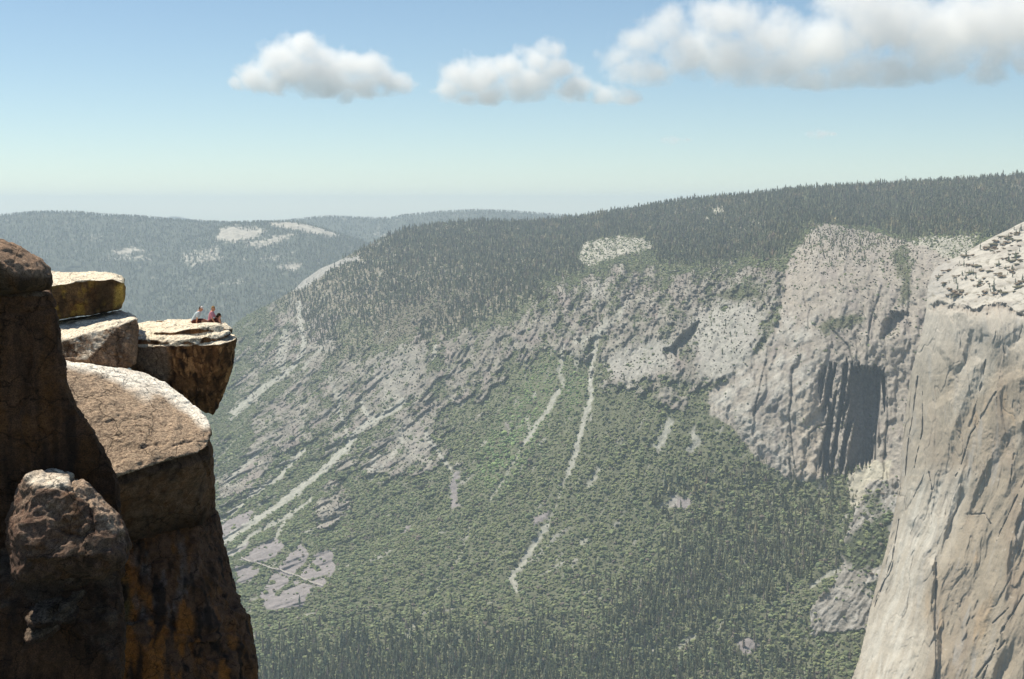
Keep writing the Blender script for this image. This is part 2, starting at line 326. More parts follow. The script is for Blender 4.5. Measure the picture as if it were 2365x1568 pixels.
mid = reg([(1520,1120),(1640,1085),(1760,1090),(1830,1110),(1950,1100),(1975,1190),(1960,1260),(1880,1310),(1780,1370),(1640,1450),(1450,1480),(1420,1400),(1560,1300),(1500,1200)], 30) * .75
mid = mx(mid, reg([(1400,1350),(1800,1350),(1700,1568),(1300,1568)], 50) * .3)
con_d = mx(con_d, low * .75, mid * (1 - talus)) * (1 - gully) * (1 - sp_m)
con_d = mx(con_d, .10 * sstep(.3, .5, rk) * (V < 760), .05 * (V < 900) * (butt < .5), .14 * reg([(1800,520),(2120,540),(2120,620),(1850,600)], 10))

# relief in metres of height
zmix = np.stack([Pb[..., 0], Pb[..., 1], Pb[..., 2]], -1)
n1 = fbm(zmix / 420, 5, 31, .55); n2 = ridged(np.stack([ACR / 30, V / 62, 0 * U + 4], -1), 4, 35, .6); n3 = fbm(zmix / np.array([26, 26, 18]), 3, 39, .6)
H = 26 * n1 + 15 * rib * (1 - conifer) + 4 * ribf
rr = sstep(.3, .7, mx(rk, 0.0 * rk)) * (1 - butt)
H = H + rr * (np.interp(U, [600, 1100, 1500], [13, 17, 21]) * n2 + 8 * n3) * (1 - .6 * bright) - 7 * gcarve + talus * 1.2 * n3
H = H * (1 - .8 * butt) * (1 - .8 * spur)
Dm = D - H * K
# granite wall: broad slabs, then the fluted recess beside the big cliff
st = np.stack([Pb[..., 0] / 34 - Pb[..., 2] / 160, Pb[..., 1] / 200, Pb[..., 2] / 120], -1)
flute = ridged(st, 4, 51, .55); slabn = fbm(np.stack([(Pb[..., 0] + .7 * Pb[..., 2]) / 90, 0 * U, (Pb[..., 2] - .8 * Pb[..., 0]) / 30], -1), 5, 55, .6)
blk = ridged(zmix / np.array([45, 80, 38]), 4, 57, .6)
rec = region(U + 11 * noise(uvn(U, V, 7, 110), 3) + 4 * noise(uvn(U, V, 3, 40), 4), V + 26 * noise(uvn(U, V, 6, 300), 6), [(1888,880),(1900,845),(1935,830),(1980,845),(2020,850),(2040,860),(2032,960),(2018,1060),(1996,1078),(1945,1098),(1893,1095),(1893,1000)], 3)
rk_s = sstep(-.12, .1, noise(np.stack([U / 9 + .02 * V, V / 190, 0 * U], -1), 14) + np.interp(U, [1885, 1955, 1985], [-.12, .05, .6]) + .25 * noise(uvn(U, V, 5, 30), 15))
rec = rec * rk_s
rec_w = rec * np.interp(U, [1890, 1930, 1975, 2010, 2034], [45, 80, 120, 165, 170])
fl2 = np.maximum(0, np.sin((U - 1885) / 5.2 + 1.6 * noise(uvn(U, V, 60, 260), 12)) + .5 * noise(uvn(U, V, 9, 60), 13) - .25)
cave1 = reg([(2040,745),(2062,722),(2090,725),(2075,760),(2040,780)], 4)
cave2 = region(U, V, [(1572,775),(1614,742),(1608,765),(1590,790),(1570,830),(1562,832),(1552,800)], 3)
cave3 = region(U, V, [(1532,806),(1562,800),(1560,826),(1540,832)], 3)
spire = region(U, V, [(668,960),(676,985),(680,1045),(660,1040),(662,1000)], 4)
lower = reg([(1640,960),(1640,905),(1760,800),(1800,720),(1890,740),(1900,1100),(1820,1110),(1745,1060),(1700,995)], 25)
Dm = Dm - butt * (15 * slabn + 7 * (1 - .75 * lower) * blk + 7 * ridged(np.stack([U / 24, V / 130, 0 * U + 3], -1), 3, 53) + 5 * flute + 22 * fbm(zmix / 130, 3, 58) * (1 - lower)) + rec_w - rec * fl2 * 14
Dm = Dm + 45 * region(U, V, [(782,1104),(804,1106),(802,1136),(782,1136)], 3) + 60 * cave1 + 70 * cave2 + 50 * cave3 - 30 * spire
Dm = Dm - 45 * region(wu, wv, [(1690,800),(1745,760),(1800,720),(1835,735),(1893,800),(1893,1110),(1830,1110),(1760,1050),(1700,960)], 20) * .5
Dm = Dm - sp_m * (np.interp(V, [1150, 1300, 1400, 1470], [25, 22, 12, 0]) + 10 * ridged(np.stack([(wu + .75 * wv) / 19, wv / 70, 0 * U], -1), 4, 59, .6) + 5 * blk)
def panels(a, b, sd, w=.035):
    n = fbm(np.stack([a, b, 0 * a + sd], -1), 4, 900 + sd, .55); return np.tanh(n / w), np.exp(-(n / (w * .6))**2)
pa1, pe1 = panels(U / 46 + V / 300, V / 120, 1); pa2, pe2 = panels(U / 20 - V / 200, V / 34, 2)
Dm = Dm - butt * (1 - rec) * (5 * pa1 + 1.2 * pa2)
crack = [([(1865,1030),(1870,1000),(1888,985),(1905,980),(1925,978)], 1.6), ([(1830,850),(1822,960),(1834,1080)], 1.5), ([(1740,960),(1755,880),(1770,830)], 1.5),
         ([(2035,660),(2010,740),(2000,830)], 2.5), ([(1900,740),(1960,800),(1980,860)], 2), ([(2046,870),(2050,960),(2042,1060)], 2), ([(1330,650),(1328,680)], 4), ([(1822,1060),(1826,1100)], 3), ([(1585,880),(1570,940)], 5)]
ckm = np.zeros(U.shape)
for pl, w in crack:
    d, _ = pdist(wu * .3 + U * .7, V, pl); ckm = np.maximum(ckm, 1 - sstep(w * .5, w * 1.4, d))
Dm = Dm + 9 * ckm
Pm = P(U, V, Dm)

# ground colours
c = np.zeros(U.shape + (3,)) + np.array([.14, .145, .09])
c = mixc(c, (.24, .21, .165), conifer * .8)
c = mixc(c, (.15, .135, .10), sstep(.45, .7, dry) * .9)
rc = mixc(np.zeros(U.shape + (3,)) + np.array([.215, .195, .165]), (.30, .28, .235), sstep(-.3, .4, fbm(uvn(U, V, 40, 26, 4), 4, 103)))
rc = mixc(rc, (.15, .145, .135), sstep(.05, .4, fbm(uvn(U, V, 13, 20, 4), 3, 105)) * .55)
rc = mixc(rc, (.25, .205, .19), sstep(.0, .35, fbm(uvn(U, V, 55, 40, 14), 3, 104)) * .5); rc = mixc(rc, (.10, .11, .06), green_on_rock * .55 * (1 - bright)); rc = mixc(rc, (.36, .35, .31), bright * .7)
c = c * (1 - rk[..., None]) + rc * rk[..., None]
c = mixc(c, (.26, .255, .215), sstep(.2, .6, opening)); c = mixc(c, (.25, .225, .22), sstep(.35, .6, talus)); c = mixc(c, (.40, .38, .32), sstep(.3, .6, clear) * (.6 + .4 * sstep(-.2, .2, rockn)))
c = mixc(c, (.37, .365, .315), np.clip(gully, 0, 1) * .9); c = mixc(c, (.33, .32, .29), sstep(.3, .7, dome_l)); c = mixc(c, (.42, .39, .31), sstep(.4, .6, fan))
bc = mixc(np.zeros(U.shape + (3,)) + np.array([.31, .275, .23]), (.44, .42, .37), sstep(-.25, .35, slabn) * np.clip(lower * 1.1, .25, 1))
bc = mixc(bc, (.25, .215, .20), sstep(0, .5, fbm(uvn(U, V, 22, 60, 5), 4, 107)) * .6); bc = mixc(bc, (.44, .37, .28), reg([(1830,930),(1900,900),(1895,1110),(1835,1100)], 20) * .5)
bc = mixc(bc, (.16, .15, .14), sstep(.15, .45, fbm(uvn(U, V, 9, 12, 9), 3, 109)) * .45 * (1 - .6 * lower)); bc = mixc(bc, (.13, .13, .16), rec * .5)  # the recess's shade is also painted in, as a dark blue-grey tint
bc = mixc(bc, (.09, .085, .08), ckm * .7); bc = mixc(bc, (.15, .14, .13), pe1 * .35 + pe2 * .2)
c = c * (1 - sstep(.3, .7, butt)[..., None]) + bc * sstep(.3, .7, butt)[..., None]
c = mixc(c, (.085, .09, .045), sstep(.3, .7, bg1) * .8); c = mixc(c, (.42, .39, .31), sstep(.4, .6, fan))
spc = mixc(np.zeros(U.shape + (3,)) + np.array([.25, .23, .20]), (.38, .36, .325), sstep(-.2, .3, fbm(np.stack([(wu + .75 * wv) / 16, wv / 50, 0 * U], -1), 4, 111)))
spc = mixc(spc, (.07, .08, .045), sstep(.3, .6, spg)); c = c * (1 - sp_m[..., None]) + spc * sp_m[..., None]
c = c * (1 + .16 * fbm(uvn(U, V, 4.5, z=2), 2, 113))[..., None]
c = np.clip(c, .02, .6)
# behind the ridge the land goes on, falling away
back = []; backc = []
for k in (6, 5, 4, 3, 2, 1):
    q = Pm[0].copy(); dd = 60 * k**1.9; q[:, 1] += dd; q[:, 0] *= (1 + dd / Pm[0, :, 1]); q[:, 2] = Pm[0, :, 2] - (dd / 60)**1.25 * 14 - .12 * dd
    back.append(q); backc.append(c[0])
Pall = np.concatenate([np.array(back), Pm]); Call = np.concatenate([np.array(backc), c])
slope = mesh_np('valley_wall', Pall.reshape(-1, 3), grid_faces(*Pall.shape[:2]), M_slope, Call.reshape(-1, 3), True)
tag(slope, kind='structure')

# ------------------------------------------------------------------ trees and brush as leaf-clump meshes
def cone_tree(tiers, sides, seed, slim=.2, trunk=True):
    r = np.random.default_rng(seed); vs, fs = [], []
    for k in range(tiers):
        z0 = .10 + .90 * k / tiers * .93; z1 = min(1.0, z0 + 1.75 / tiers * .9); rad = slim * (1 - z0)**.8 * (1 + .15 * r.normal())
        b = len(vs); vs.append((r.normal() * .01, r.normal() * .01, z1))
        a0 = r.random() * 6
        for s in range(sides):
            q = rad * (1.0 if s % 2 else .55) * (1 + .3 * r.normal()); a = a0 + s * 2 * math.pi / sides
            vs.append((q * math.cos(a), q * math.sin(a), z0 + (.0 if s % 2 else .05) + .015 * r.normal()))
        for s in range(sides): fs.append((b, b + 1 + s, b + 1 + (s + 1) % sides))
    return np.array(vs), np.array(fs)
def clump(seed, sub=1, lump=.28):
    bm = bmesh.new(); bmesh.ops.create_icosphere(bm, subdivisions=sub, radius=.5)
    r = np.random.default_rng(seed)
    vs = np.array([v.co[:] for v in bm.verts]); fs = np.array([[v.index for v in f.verts] for f in bm.faces]); bm.free()
    vs = vs * (1 + lump * r.normal(size=(len(vs), 1))); vs[:, 2] = vs[:, 2] * .85 + .36
    return vs, fs
def scatter(name, pts, hs, ws, tmpl, cols, mat, kind='stuff'):
    n = len(pts); ti = rng.integers(0, len(tmpl), n); VV, FF, CC = [], [], []; base = 0
    for k, (vs, fs) in enumerate(tmpl):
        m = ti == k; q = pts[m]
        if len(q) == 0: continue
        a = rng.random(len(q)) * 6.283; ca, sa = np.cos(a), np.sin(a)
        x = vs[None, :, 0] * ws[m][:, None]; y = vs[None, :, 1] * ws[m][:, None]; z = vs[None, :, 2] * hs[m][:, None]
        X = np.stack([x * ca[:, None] - y * sa[:, None], x * sa[:, None] + y * ca[:, None], z], -1) + q[:, None]
        VV.append(X.reshape(-1, 3)); FF.append((fs[None] + (np.arange(len(q)) * len(vs))[:, None, None] + base).reshape(-1, 3))
        CC.append(np.repeat(cols[m], len(vs), 0)); base += len(q) * len(vs)
    o = mesh_np(name, np.concatenate(VV), np.concatenate(FF), mat, np.concatenate(CC))
    if kind: o['kind'] = kind
    return o
def pick(Pg, dens, n, extra=()):
    """n random points on a grid surface, by area times density; also returns grid samples of extra arrays"""
    a = Pg[:-1, :-1]; e1 = Pg[:-1, 1:] - a; e2 = Pg[1:, :-1] - a
    ar = np.abs(np.cross(e1[..., :2], e2[..., :2]))          # plan area: trees stand upright
    w = (ar + .15 * np.linalg.norm(np.cross(e1, e2), axis=-1)) * dens[:-1, :-1]; w = w.ravel(); cs = np.cumsum(w)
    k = np.searchsorted(cs, rng.random(n) * cs[-1]); i, j = np.divmod(k, dens.shape[1] - 1)
    s, t = rng.random(n)[:, None], rng.random(n)[:, None]
    q = Pg[i, j] * (1 - s) * (1 - t) + Pg[i, j + 1] * s * (1 - t) + Pg[i + 1, j] * (1 - s) * t + Pg[i + 1, j + 1] * s * t
    return (q, i, j)
con_t = [cone_tree(4, 6, 100 + k, .19 + .02 * (k % 3)) for k in range(6)]
con_n = [cone_tree(6, 8, 120 + k, .20) for k in range(5)]
con_s = [cone_tree(2, 5, 140 + k, .2) for k in range(4)]
cl_t = [clump(200 + k) for k in range(7)]
def conifer_cols(n, dead=.06):
    base = np.array([.145, .158, .092]) * (1 + .35 * rng.normal(size=(n, 1))).clip(.45, 2)
    base[:, 0] *= 1 + .15 * rng.random(n); d = rng.random(n) < dead; base[d] = np.array([.17, .14, .11]) * (1 + .2 * rng.normal(size=(d.sum(), 1)))
    return base.clip(.01, .3)
def brush_cols(n, yel):
    a = np.array([.135, .165, .085]); b = np.array([.185, .200, .095])
    t = np.clip(yel + .45 * rng.normal(size=n), 0, 1)[:, None]
    return (a * (1 - t) + b * t) * (1 + .17 * rng.normal(size=(n, 1))).clip(.5, 1.6)
NEARV = 1440
iv = np.arange(NR)
q, i, j = pick(Pm, con_d * (V < 1250) * (ucol[None] < 2480) * (ucol[None] > 420) * np.interp(U, [500, 1000, 1500, 1900], [.35, .55, .8, 1]), 50000)
h = np.clip(rng.normal(19, 7, len(q)), 5, 42); h = np.where(con_d[i, j] < .3, h * .6, h)
cc_ = conifer_cols(len(q), .10); pt_ = sstep(.05, .45, fbm(uvn(U, V, 40, 14, 31), 4, 133))[i, j][:, None]
cc_ = cc_ * (1 + pt_ * np.array([.8, .5, .45]))
scatter('ridge_forest', q - [0, 0, 1.5], h, h * rng.uniform(.8, 1.25, len(q)), con_t, cc_, M_leaf)
q, i, j = pick(Pm, con_d * (V >= 1250) * (ucol[None] < 2200) * (ucol[None] > 480), 9000)
h = np.clip(rng.normal(25, 7, len(q)), 10, 40)
LOW = (q, h)
q, i, j = pick(Pm, brush * (1 - .75 * np.clip(con_d, 0, 1) * (V < 1000)) * (ucol[None] < 2320) * (ucol[None] > 246) * (V < 1660), 178000)
patch = fbm(uvn(U, V, 38, 60, 7), 3, 131)[i, j]
s = np.clip(rng.gamma(4.5, 1.05, len(q)), 2.2, 15) * np.where(V[i, j] > 1000, 1.25, 1.0) * np.where(butt[i, j] > .5, .75, 1)
yel = np.clip(.45 + 1.0 * patch + .25 * (V[i, j] < 1150) * (U[i, j] > 1180), 0, 1)
bcol = brush_cols(len(q), yel) * (1 + .25 * fbm(uvn(U, V, 20, 26, 17), 3, 135)[i, j])[:, None]; gb = reg([(1100,1100),(1200,900),(1260,840),(1300,860),(1230,1010),(1150,1120)], 25)[i, j] + reg([(1300,900),(1345,850),(1350,930),(1310,960)], 15)[i, j]
bcol = bcol * (1 + np.clip(gb, 0, 1)[:, None] * np.array([.25, .55, .3]))
dk = rng.random(len(q)) < .05; bcol[dk] = np.array([.15, .125, .10]); dk = rng.random(len(q)) < .05; bcol[dk] = np.array([.035, .05, .035])
scatter('hillside_brush', q - np.stack([0 * s, 0 * s, .1 * s], -1), s * rng.uniform(.7, 1.05, len(q)), s, cl_t, bcol, M_leaf)
# bare scrub on the dry patches
q, i, j = pick(Pm, (dry > .5) * 1.0 + .4 * (rk > .5) * (butt < .5) + .25 * (butt > .5) * (V < 800), 9000)
s = rng.uniform(2, 6, len(q)); scatter('scrub', q, s, s, cl_t, np.array([.10, .085, .06]) * rng.uniform(.6, 1.4, (len(q), 1)), M_leaf)

# ------------------------------------------------------------------ far hills
def hill(name, sil, vb, u0, u1, d_top, d_bot, seed, nx=420, nr=180, rocks=(), col=(.075, .085, .062), ntree=12000, th=24, amp=60):
    uc = np.linspace(u0, u1, nx); vs_ = np.interp(uc, [a for a, b in sil], [b for a, b in sil])
    t = np.linspace(0, 1, nr)[:, None]; u = np.broadcast_to(uc, (nr, nx)).copy(); v = vs_[None] + t * (vb - vs_[None])
    d0 = d_top + (d_bot - d_top) * t**.75 + 0 * u
    b = P(u, v, d0); k = 1 / np.clip((v - HZ) / F + .16, .1, 1)
    hgt = amp * (fbm(b / np.array([1500, 1500, 900]), 5, seed) + .35 * ridged(b / np.array([500, 900, 400]), 3, seed + 3)) * np.clip(t * 6, 0, 1)
    d = d0 - hgt * k; p = P(u, v, d)
    wu_ = u + 16 * fbm(uvn(u, v, 30, 18, 2), 4, seed + 5); wv_ = v + 9 * fbm(uvn(u, v, 24, 14, 5), 4, seed + 6)
    rm = np.zeros(u.shape)
    for poly, a in rocks: rm = np.maximum(rm, a * region(wu_, wv_, poly, 7))
    sp_ = sstep(.12, .5, fbm(uvn(u, v, 28, 9, 3), 5, seed + 8, .65)) * .35
    rm = np.clip(rm + .8 * (rm > .05) * fbm(uvn(u, v, 7, 4, 1), 3, seed + 9), 0, 1); rm = np.maximum(sstep(.25, .7, rm), sp_)
    cc = np.array(col) * (1 + .3 * fbm(uvn(u, v, 20, 10, 8), 4, seed + 10))[..., None]
    cc = cc * (1 - rm[..., None]) + np.array([.40, .37, .31]) * rm[..., None]
    back = []
    for kk in (4, 3, 2, 1):
        q = p[0].copy(); dd = 220 * kk**1.6; q[:, 0] *= 1 + dd / q[:, 1]; q[:, 1] += dd; q[:, 2] -= dd * .22; back.append(q)
    pa = np.concatenate([np.array(back), p]); ca = np.concatenate([np.array([cc[0]] * 4), cc])
    o = mesh_np(name, pa.reshape(-1, 3), grid_faces(*pa.shape[:2]), M_far, ca.reshape(-1, 3), True); tag(o, kind='structure')
    q, i, j = pick(p, np.clip(1 - 1.2 * rm, 0, 1) * (1 - .0 * t) * np.ones_like(u), ntree)
    h = rng.uniform(.7, 1.3, len(q)) * th
    cr = rng.integers(0, nx, nx * 2); q = np.concatenate([q, p[0, cr] + np.stack([rng.normal(0, 8, nx * 2), rng.normal(0, 20, nx * 2), 0 * cr], -1)])
    h = np.concatenate([h, rng.uniform(.5, 1.2, nx * 2) * th])
    f = scatter('far_forest', q - [0, 0, 2], h, h * rng.uniform(1, 1.8, len(q)), con_s, conifer_cols(len(q), .14) * 1.25, M_leaf)
    return o
hill('far_ridge', [(-250, 505), (0, 499), (60, 493), (130, 490), (180, 492), (230, 497), (330, 502), (380, 507), (430, 511), (520, 515), (560, 517), (620, 520), (700, 530)], 1000, -250, 700, 13500, 7900, 301, 480, 300,
     [([(260, 578), (310, 572), (330, 580), (280, 588)], .9), ([(240, 592), (330, 590), (350, 600), (250, 600)], .6), ([(180, 550), (240, 540), (230, 556)], .35)], ntree=19000, th=26, amp=70)
hill('far_hill', [(60, 790), (150, 712), (230, 655), (300, 616), (380, 577), (440, 551), (480, 540), (510, 525), (540, 516), (600, 514), (640, 513), (690, 514), (740, 527), (780, 541), (830, 556), (900, 590)], 1000, 60, 900, 12500, 7400, 351, 420, 320,
     [([(505, 525), (560, 522), (620, 530), (600, 545), (540, 560), (500, 555)], .75), ([(620, 512), (680, 512), (740, 526), (790, 541), (760, 545), (700, 532), (640, 524)], 1.0),
      ([(560, 560), (620, 545), (690, 535), (650, 560), (600, 575)], .6), ([(640, 613), (700, 610), (690, 622), (650, 622)], .9), ([(400, 590), (500, 565), (520, 600), (440, 620)], .45),
      ([(560, 600), (680, 580), (640, 600)], .5), ([(480, 660), (560, 640), (560, 660)], .4)], ntree=21000, th=25, amp=45)
hill('distant_ridge', [(560, 518), (650, 512), (690, 508), (720, 504), (760, 501), (800, 503), (850, 505), (900, 505), (930, 499), (980, 494), (1030, 490), (1090, 487), (1170, 489), (1240, 494), (1300, 499), (1400, 507)], 640, 560, 1400, 16500, 13000, 381, 380, 90, [([(860, 541), (900, 540), (890, 547)], .7)], ntree=7000, th=28, amp=50)
hill('hazy_peak', [(330, 515), (370, 508), (395, 500), (415, 501), (450, 509), (520, 518)], 540, 330, 520, 27000, 25000, 391, 60, 16, ntree=200, th=20, amp=10)

# valley floor and country beyond, down to the horizon
n = 60; gx, gy = np.meshgrid(np.linspace(-29000, 29000, n), np.linspace(-2500, 34000, n))
gp = np.stack([gx, gy, -1130 + 20 * fbm(np.stack([gx / 3000, gy / 3000, 0 * gx], -1), 3, 401) - .0 * gy], -1)
vf = mesh_np('valley_floor', gp.reshape(-1, 3), grid_faces(n, n), M_far, np.tile([.05, .065, .04], (n * n, 1)), True); tag(vf, kind='structure')

fq = np.stack([rng.uniform(-5200, 1500, 16000), rng.uniform(2600, 8600, 16000), np.full(16000, -1118.0)], -1); fq = fq[fq[:, 0] < -.12 * fq[:, 1]]
fh = rng.uniform(14, 34, len(fq)); scatter('valley_floor_forest', fq, fh, fh * 1.2, con_s, conifer_cols(len(fq), .05) * 1.1, M_leaf)

# ------------------------------------------------------------------ the big granite cliff on the right, bald dome on top
EDGE = [(470, 2490), (500, 2400), (512, 2364), (522, 2342), (532, 2325), (548, 2290), (560, 2268), (572, 2247), (590, 2215), (604, 2185), (614, 2166), (630, 2152), (660, 2142), (700, 2140), (760, 2131), (820, 2114),
        (870, 2101), (960, 2090), (1040, 2081), (1120, 2076), (1200, 2062), (1250, 2050), (1290, 2040), (1360, 2021), (1410, 2008), (1450, 2000), (1520, 1984), (1568, 1966), (1700, 1925), (1760, 1905)]
CC_ = [(2364,512,3550),(2280,560,3500),(2200,605,3450),(2150,650,3380),(2140,700,3330),(2300,640,3230),(2364,640,3180),(2500,600,3250),(2640,560,3300),(2250,700,3150),(2364,700,3030),(2500,690,2950),(2640,680,2880),
       (2130,760,3310),(2100,900,3290),(2080,1040,3240),(2060,1200,3180),(2020,1360,3100),(1966,1568,2960),(1905,1760,2830),
       (2250,900,3060),(2240,1100,2990),(2220,1300,2900),(2200,1568,2760),(2180,1760,2640),
       (2364,900,2920),(2364,1100,2850),(2364,1300,2760),(2364,1568,2630),(2364,1760,2520),(2640,900,2620),(2640,1300,2460),(2640,1760,2260)]
NV, NU = 760, 420
vr = np.linspace(472, 1750, NV); ue = np.interp(vr, [a for a, b in EDGE], [b for a, b in EDGE])
tu = np.linspace(0, 1, NU)**1.25
V2 = np.broadcast_to(vr[:, None], (NV, NU)).copy(); U2 = ue[:, None] + tu[None] * (2640 - ue[:, None])
U2 = U2 + (2.2 * fbm(uvn(V2, V2, 14, z=2), 3, 3)) * (1 - tu[None])
D2 = rbf(CC_, U2, V2); B2 = P(U2, V2, D2)
face = sstep(-10, 12, V2 - (702 + 34 * fbm(uvn(U2, V2, 60, z=3), 5, 501, .6) - 12 * sstep(2250, 2150, U2) + 14 * sstep(2300, 2364, U2)))     # 0 on the dome, 1 on the wall
wob = 16 * fbm(uvn(U2, V2, 90, 160, 3), 3, 503)
XL = U2 + .27 * (V2 - 1100) * sstep(900, 1200, V2) + wob                                    # lines that lean down to the left
big = ridged(np.stack([XL / 95, V2 / 420, 0 * U2], -1), 3, 505, .5); med = ridged(np.stack([XL / 34, V2 / 190, 0 * U2 + 2], -1), 4, 507, .55)
fine = ridged(np.stack([XL / 11, V2 / 75, 0 * U2 + 5], -1), 3, 509, .6); blk2 = fbm(uvn(U2, V2, 30, 40, 4), 5, 511, .6)
terr = fbm(uvn(U2 * .3 + V2 * 1.0, U2, 16, 60, 2), 4, 513, .6)
left = sstep(2230, 2080, U2 + .12 * (V2 - 1000))
H2 = face * (22 * big * (1 - .7 * left) + 6.5 * med * sstep(-.5, .6, fbm(uvn(U2, V2, 120, 150, 8), 2, 517)) * 1.5 + 1.2 * fine + 3.5 * blk2)
q1, r1 = panels(XL / 70, V2 / 230, 5, .03); q2, r2 = panels(XL / 30 + 9, V2 / 80, 6, .03); q3, r3 = panels(XL / 40, (V2 + .35 * U2) / 26, 7, .03)
H2 = H2 + face * (1 - .5 * left) * (3.2 * q1 * sstep(-.1, .3, fbm(uvn(U2, V2, 110, 140, 14), 2, 549)) + .8 * q2 * sstep(.05, .35, fbm(uvn(U2, V2, 60, 90, 24), 2, 551)) + .8 * q3 * sstep(0, .4, fbm(uvn(U2, V2, 70, 90, 4), 2, 547))) - face * (2.2 * r1 + .7 * r2)
H2 = H2 + (1 - face) * (7 * terr + 6 * fbm(uvn(U2, V2, 60, 25, 1), 4, 515))
def step(poly, depth, soft=2.5): return .62 * depth * region(U2 + .3 * wob + 3 * noise(uvn(U2, V2, 12, 14), 3), V2 + 3 * noise(uvn(U2, V2, 10, 12, 3), 4), poly, soft * 2.4)
H2 = H2 + step([(2118,1420),(2128,1330),(2145,1295),(2158,1300),(2160,1345),(2152,1420),(2168,1480),(2160,1568),(2100,1600)], 26) \
        + step([(2165,800),(2185,730),(2235,700),(2245,760),(2222,840),(2205,860)], 16) - step([(2200,880),(2225,780),(2270,760),(2290,850),(2240,960),(2190,980)], 9, 8) \
        + step([(2200,720),(2260,705),(2330,712),(2364,725),(2420,740),(2420,760),(2340,750),(2290,790),(2250,760),(2230,730)], 13, 6) \
        + step([(2150,940),(2205,905),(2225,860),(2250,830),(2262,840),(2243,905),(2215,980),(2180,1080),(2120,1230),(2100,1200)], 22, 4) \
        - step([(2364,760),(2310,800),(2290,870),(2330,860),(2400,800)], 16, 5) + step([(2290,905),(2330,870),(2400,850),(2400,960),(2330,1000),(2270,1110),(2235,1180),(2250,1020)], 20, 4) \
        - step([(2180,1130),(2260,1130),(2290,1180),(2270,1300),(2200,1310),(2170,1220)], 9, 10) + step([(2300,1250),(2400,1200),(2400,1420),(2290,1568),(2240,1568),(2270,1400)], 14, 6) \
        + step([(2215,1420),(2290,1330),(2300,1350),(2260,1500),(2200,1568)], 10, 4) + step([(2330,1000),(2364,960),(2364,1080),(2320,1140)], 12, 4)
ck2 = np.zeros(U2.shape)
for pl, w in [([(2250,560+20),(2170,640)], .1), ([(2300,905),(2243,1000),(2215,1080),(2205,1100)], 4), ([(2275,830),(2262,900),(2240,985)], 5), ([(2130,905),(2128,1000),(2112,1080)], 2), ([(2090,1100),(2105,960),(2120,870)], 2),
              ([(2340,1050),(2332,1120)], 3.5), ([(2225,1190),(2275,1186),(2290,1210)], 2.5), ([(2160,1300),(2163,1380),(2158,1455)], 5), ([(2145,1090),(2152,1130)], 2), ([(2160,1480),(2160,1568)], 3),
              ([(2364,1370),(2310,1460),(2270,1568)], 4), ([(2320,1480),(2250,1568)], 3), ([(2290,1440),(2330,1400)], 2.5), ([(2364,1110),(2300,1250)], 2), ([(2075,1200),(2060,1290),(2020,1400)], 2)]:
    d, _ = pdist(U2 + .35 * wob, V2, pl); w_ = w * np.clip(.45 + 1.5 * noise(uvn(U2, V2, 25, 22, w), 7), .02, 1.3); ck2 = np.maximum(ck2, 1 - sstep(w_ * .3, w_ * 1.3, d))
H2 = H2 - 6 * ck2
rim = np.exp(-((V2 - (712 + 34 * fbm(uvn(U2, V2, 60, z=3), 5, 501, .6) + 10 * sstep(2300, 2364, U2))) / 7)**2) * sstep(2140, 2160, U2)
H2 = H2 - rim * (16 + 26 * fbm(uvn(U2, V2, 12, 20), 2, 523))
P2 = P(U2, V2, D2 - H2 * np.where(face > .5, 1.15, 2.2))
c2 = np.zeros(U2.shape + (3,)) + np.array([.28, .235, .175])
c2 = mixc(c2, (.23, .18, .13), sstep(-.1, .45, fbm(np.stack([XL / 60, V2 / 240, 0 * U2 + 1], -1), 4, 531)) * .8)
c2 = mixc(c2, (.33, .235, .14), sstep(.2, .5, fbm(np.stack([XL / 36, V2 / 150, 0 * U2 + 8], -1), 4, 533)) * .6 * (1 - .4 * left))
c2 = mixc(c2, (.26, .25, .235), sstep(.15, .45, fbm(np.stack([XL / 22, V2 / 160, 0 * U2 + 12], -1), 4, 535)) * .55)
white = mx(region(U2 + wob, V2, [(2090,1110),(2180,1090),(2240,1100),(2215,1170),(2190,1230),(2165,1290),(2130,1340),(2115,1420),(2140,1480),(2100,1600),(1900,1700),(1990,1480),(2045,1300)], 30),
           region(U2 + wob, V2, [(2215,850),(2260,790),(2290,850),(2270,900),(2210,930)], 14) * .7, region(U2 + wob, V2, [(2200,910),(2240,930),(2200,980)], 10) * .5)
c2 = mixc(c2, (.44, .41, .35), white * (.55 + .45 * sstep(-.2, .3, fbm(np.stack([XL / 14, V2 / 110, 0 * U2 + 3], -1), 4, 537))))
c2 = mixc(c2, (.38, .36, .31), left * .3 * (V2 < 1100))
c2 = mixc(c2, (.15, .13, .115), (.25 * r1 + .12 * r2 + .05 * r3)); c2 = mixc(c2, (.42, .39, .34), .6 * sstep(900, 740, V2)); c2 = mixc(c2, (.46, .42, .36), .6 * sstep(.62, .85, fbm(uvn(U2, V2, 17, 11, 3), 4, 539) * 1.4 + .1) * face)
domec = mixc(np.zeros(U2.shape + (3,)) + np.array([.47, .44, .38]), (.32, .29, .25), sstep(-.15, .35, terr) * .8)
domec = mixc(domec, (.33, .31, .28), sstep(2260, 2150, U2 + 10 * terr) * .75); domec = mixc(domec, (.17, .145, .10), sstep(.12, .4, fbm(uvn(U2, V2, 16, 7, 8), 4, 519)) * .7)
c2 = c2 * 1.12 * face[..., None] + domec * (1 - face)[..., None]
c2 = mixc(c2, (.16, .13, .11), rim * .4); c2 = mixc(c2, (.18, .16, .14), ck2 * .4)  # shade under the overhanging rim painted into the rock colour
c2 = np.clip(c2 * (1 + .10 * fbm(uvn(U2, V2, 4, z=2), 2, 541))[..., None], .03, .7)
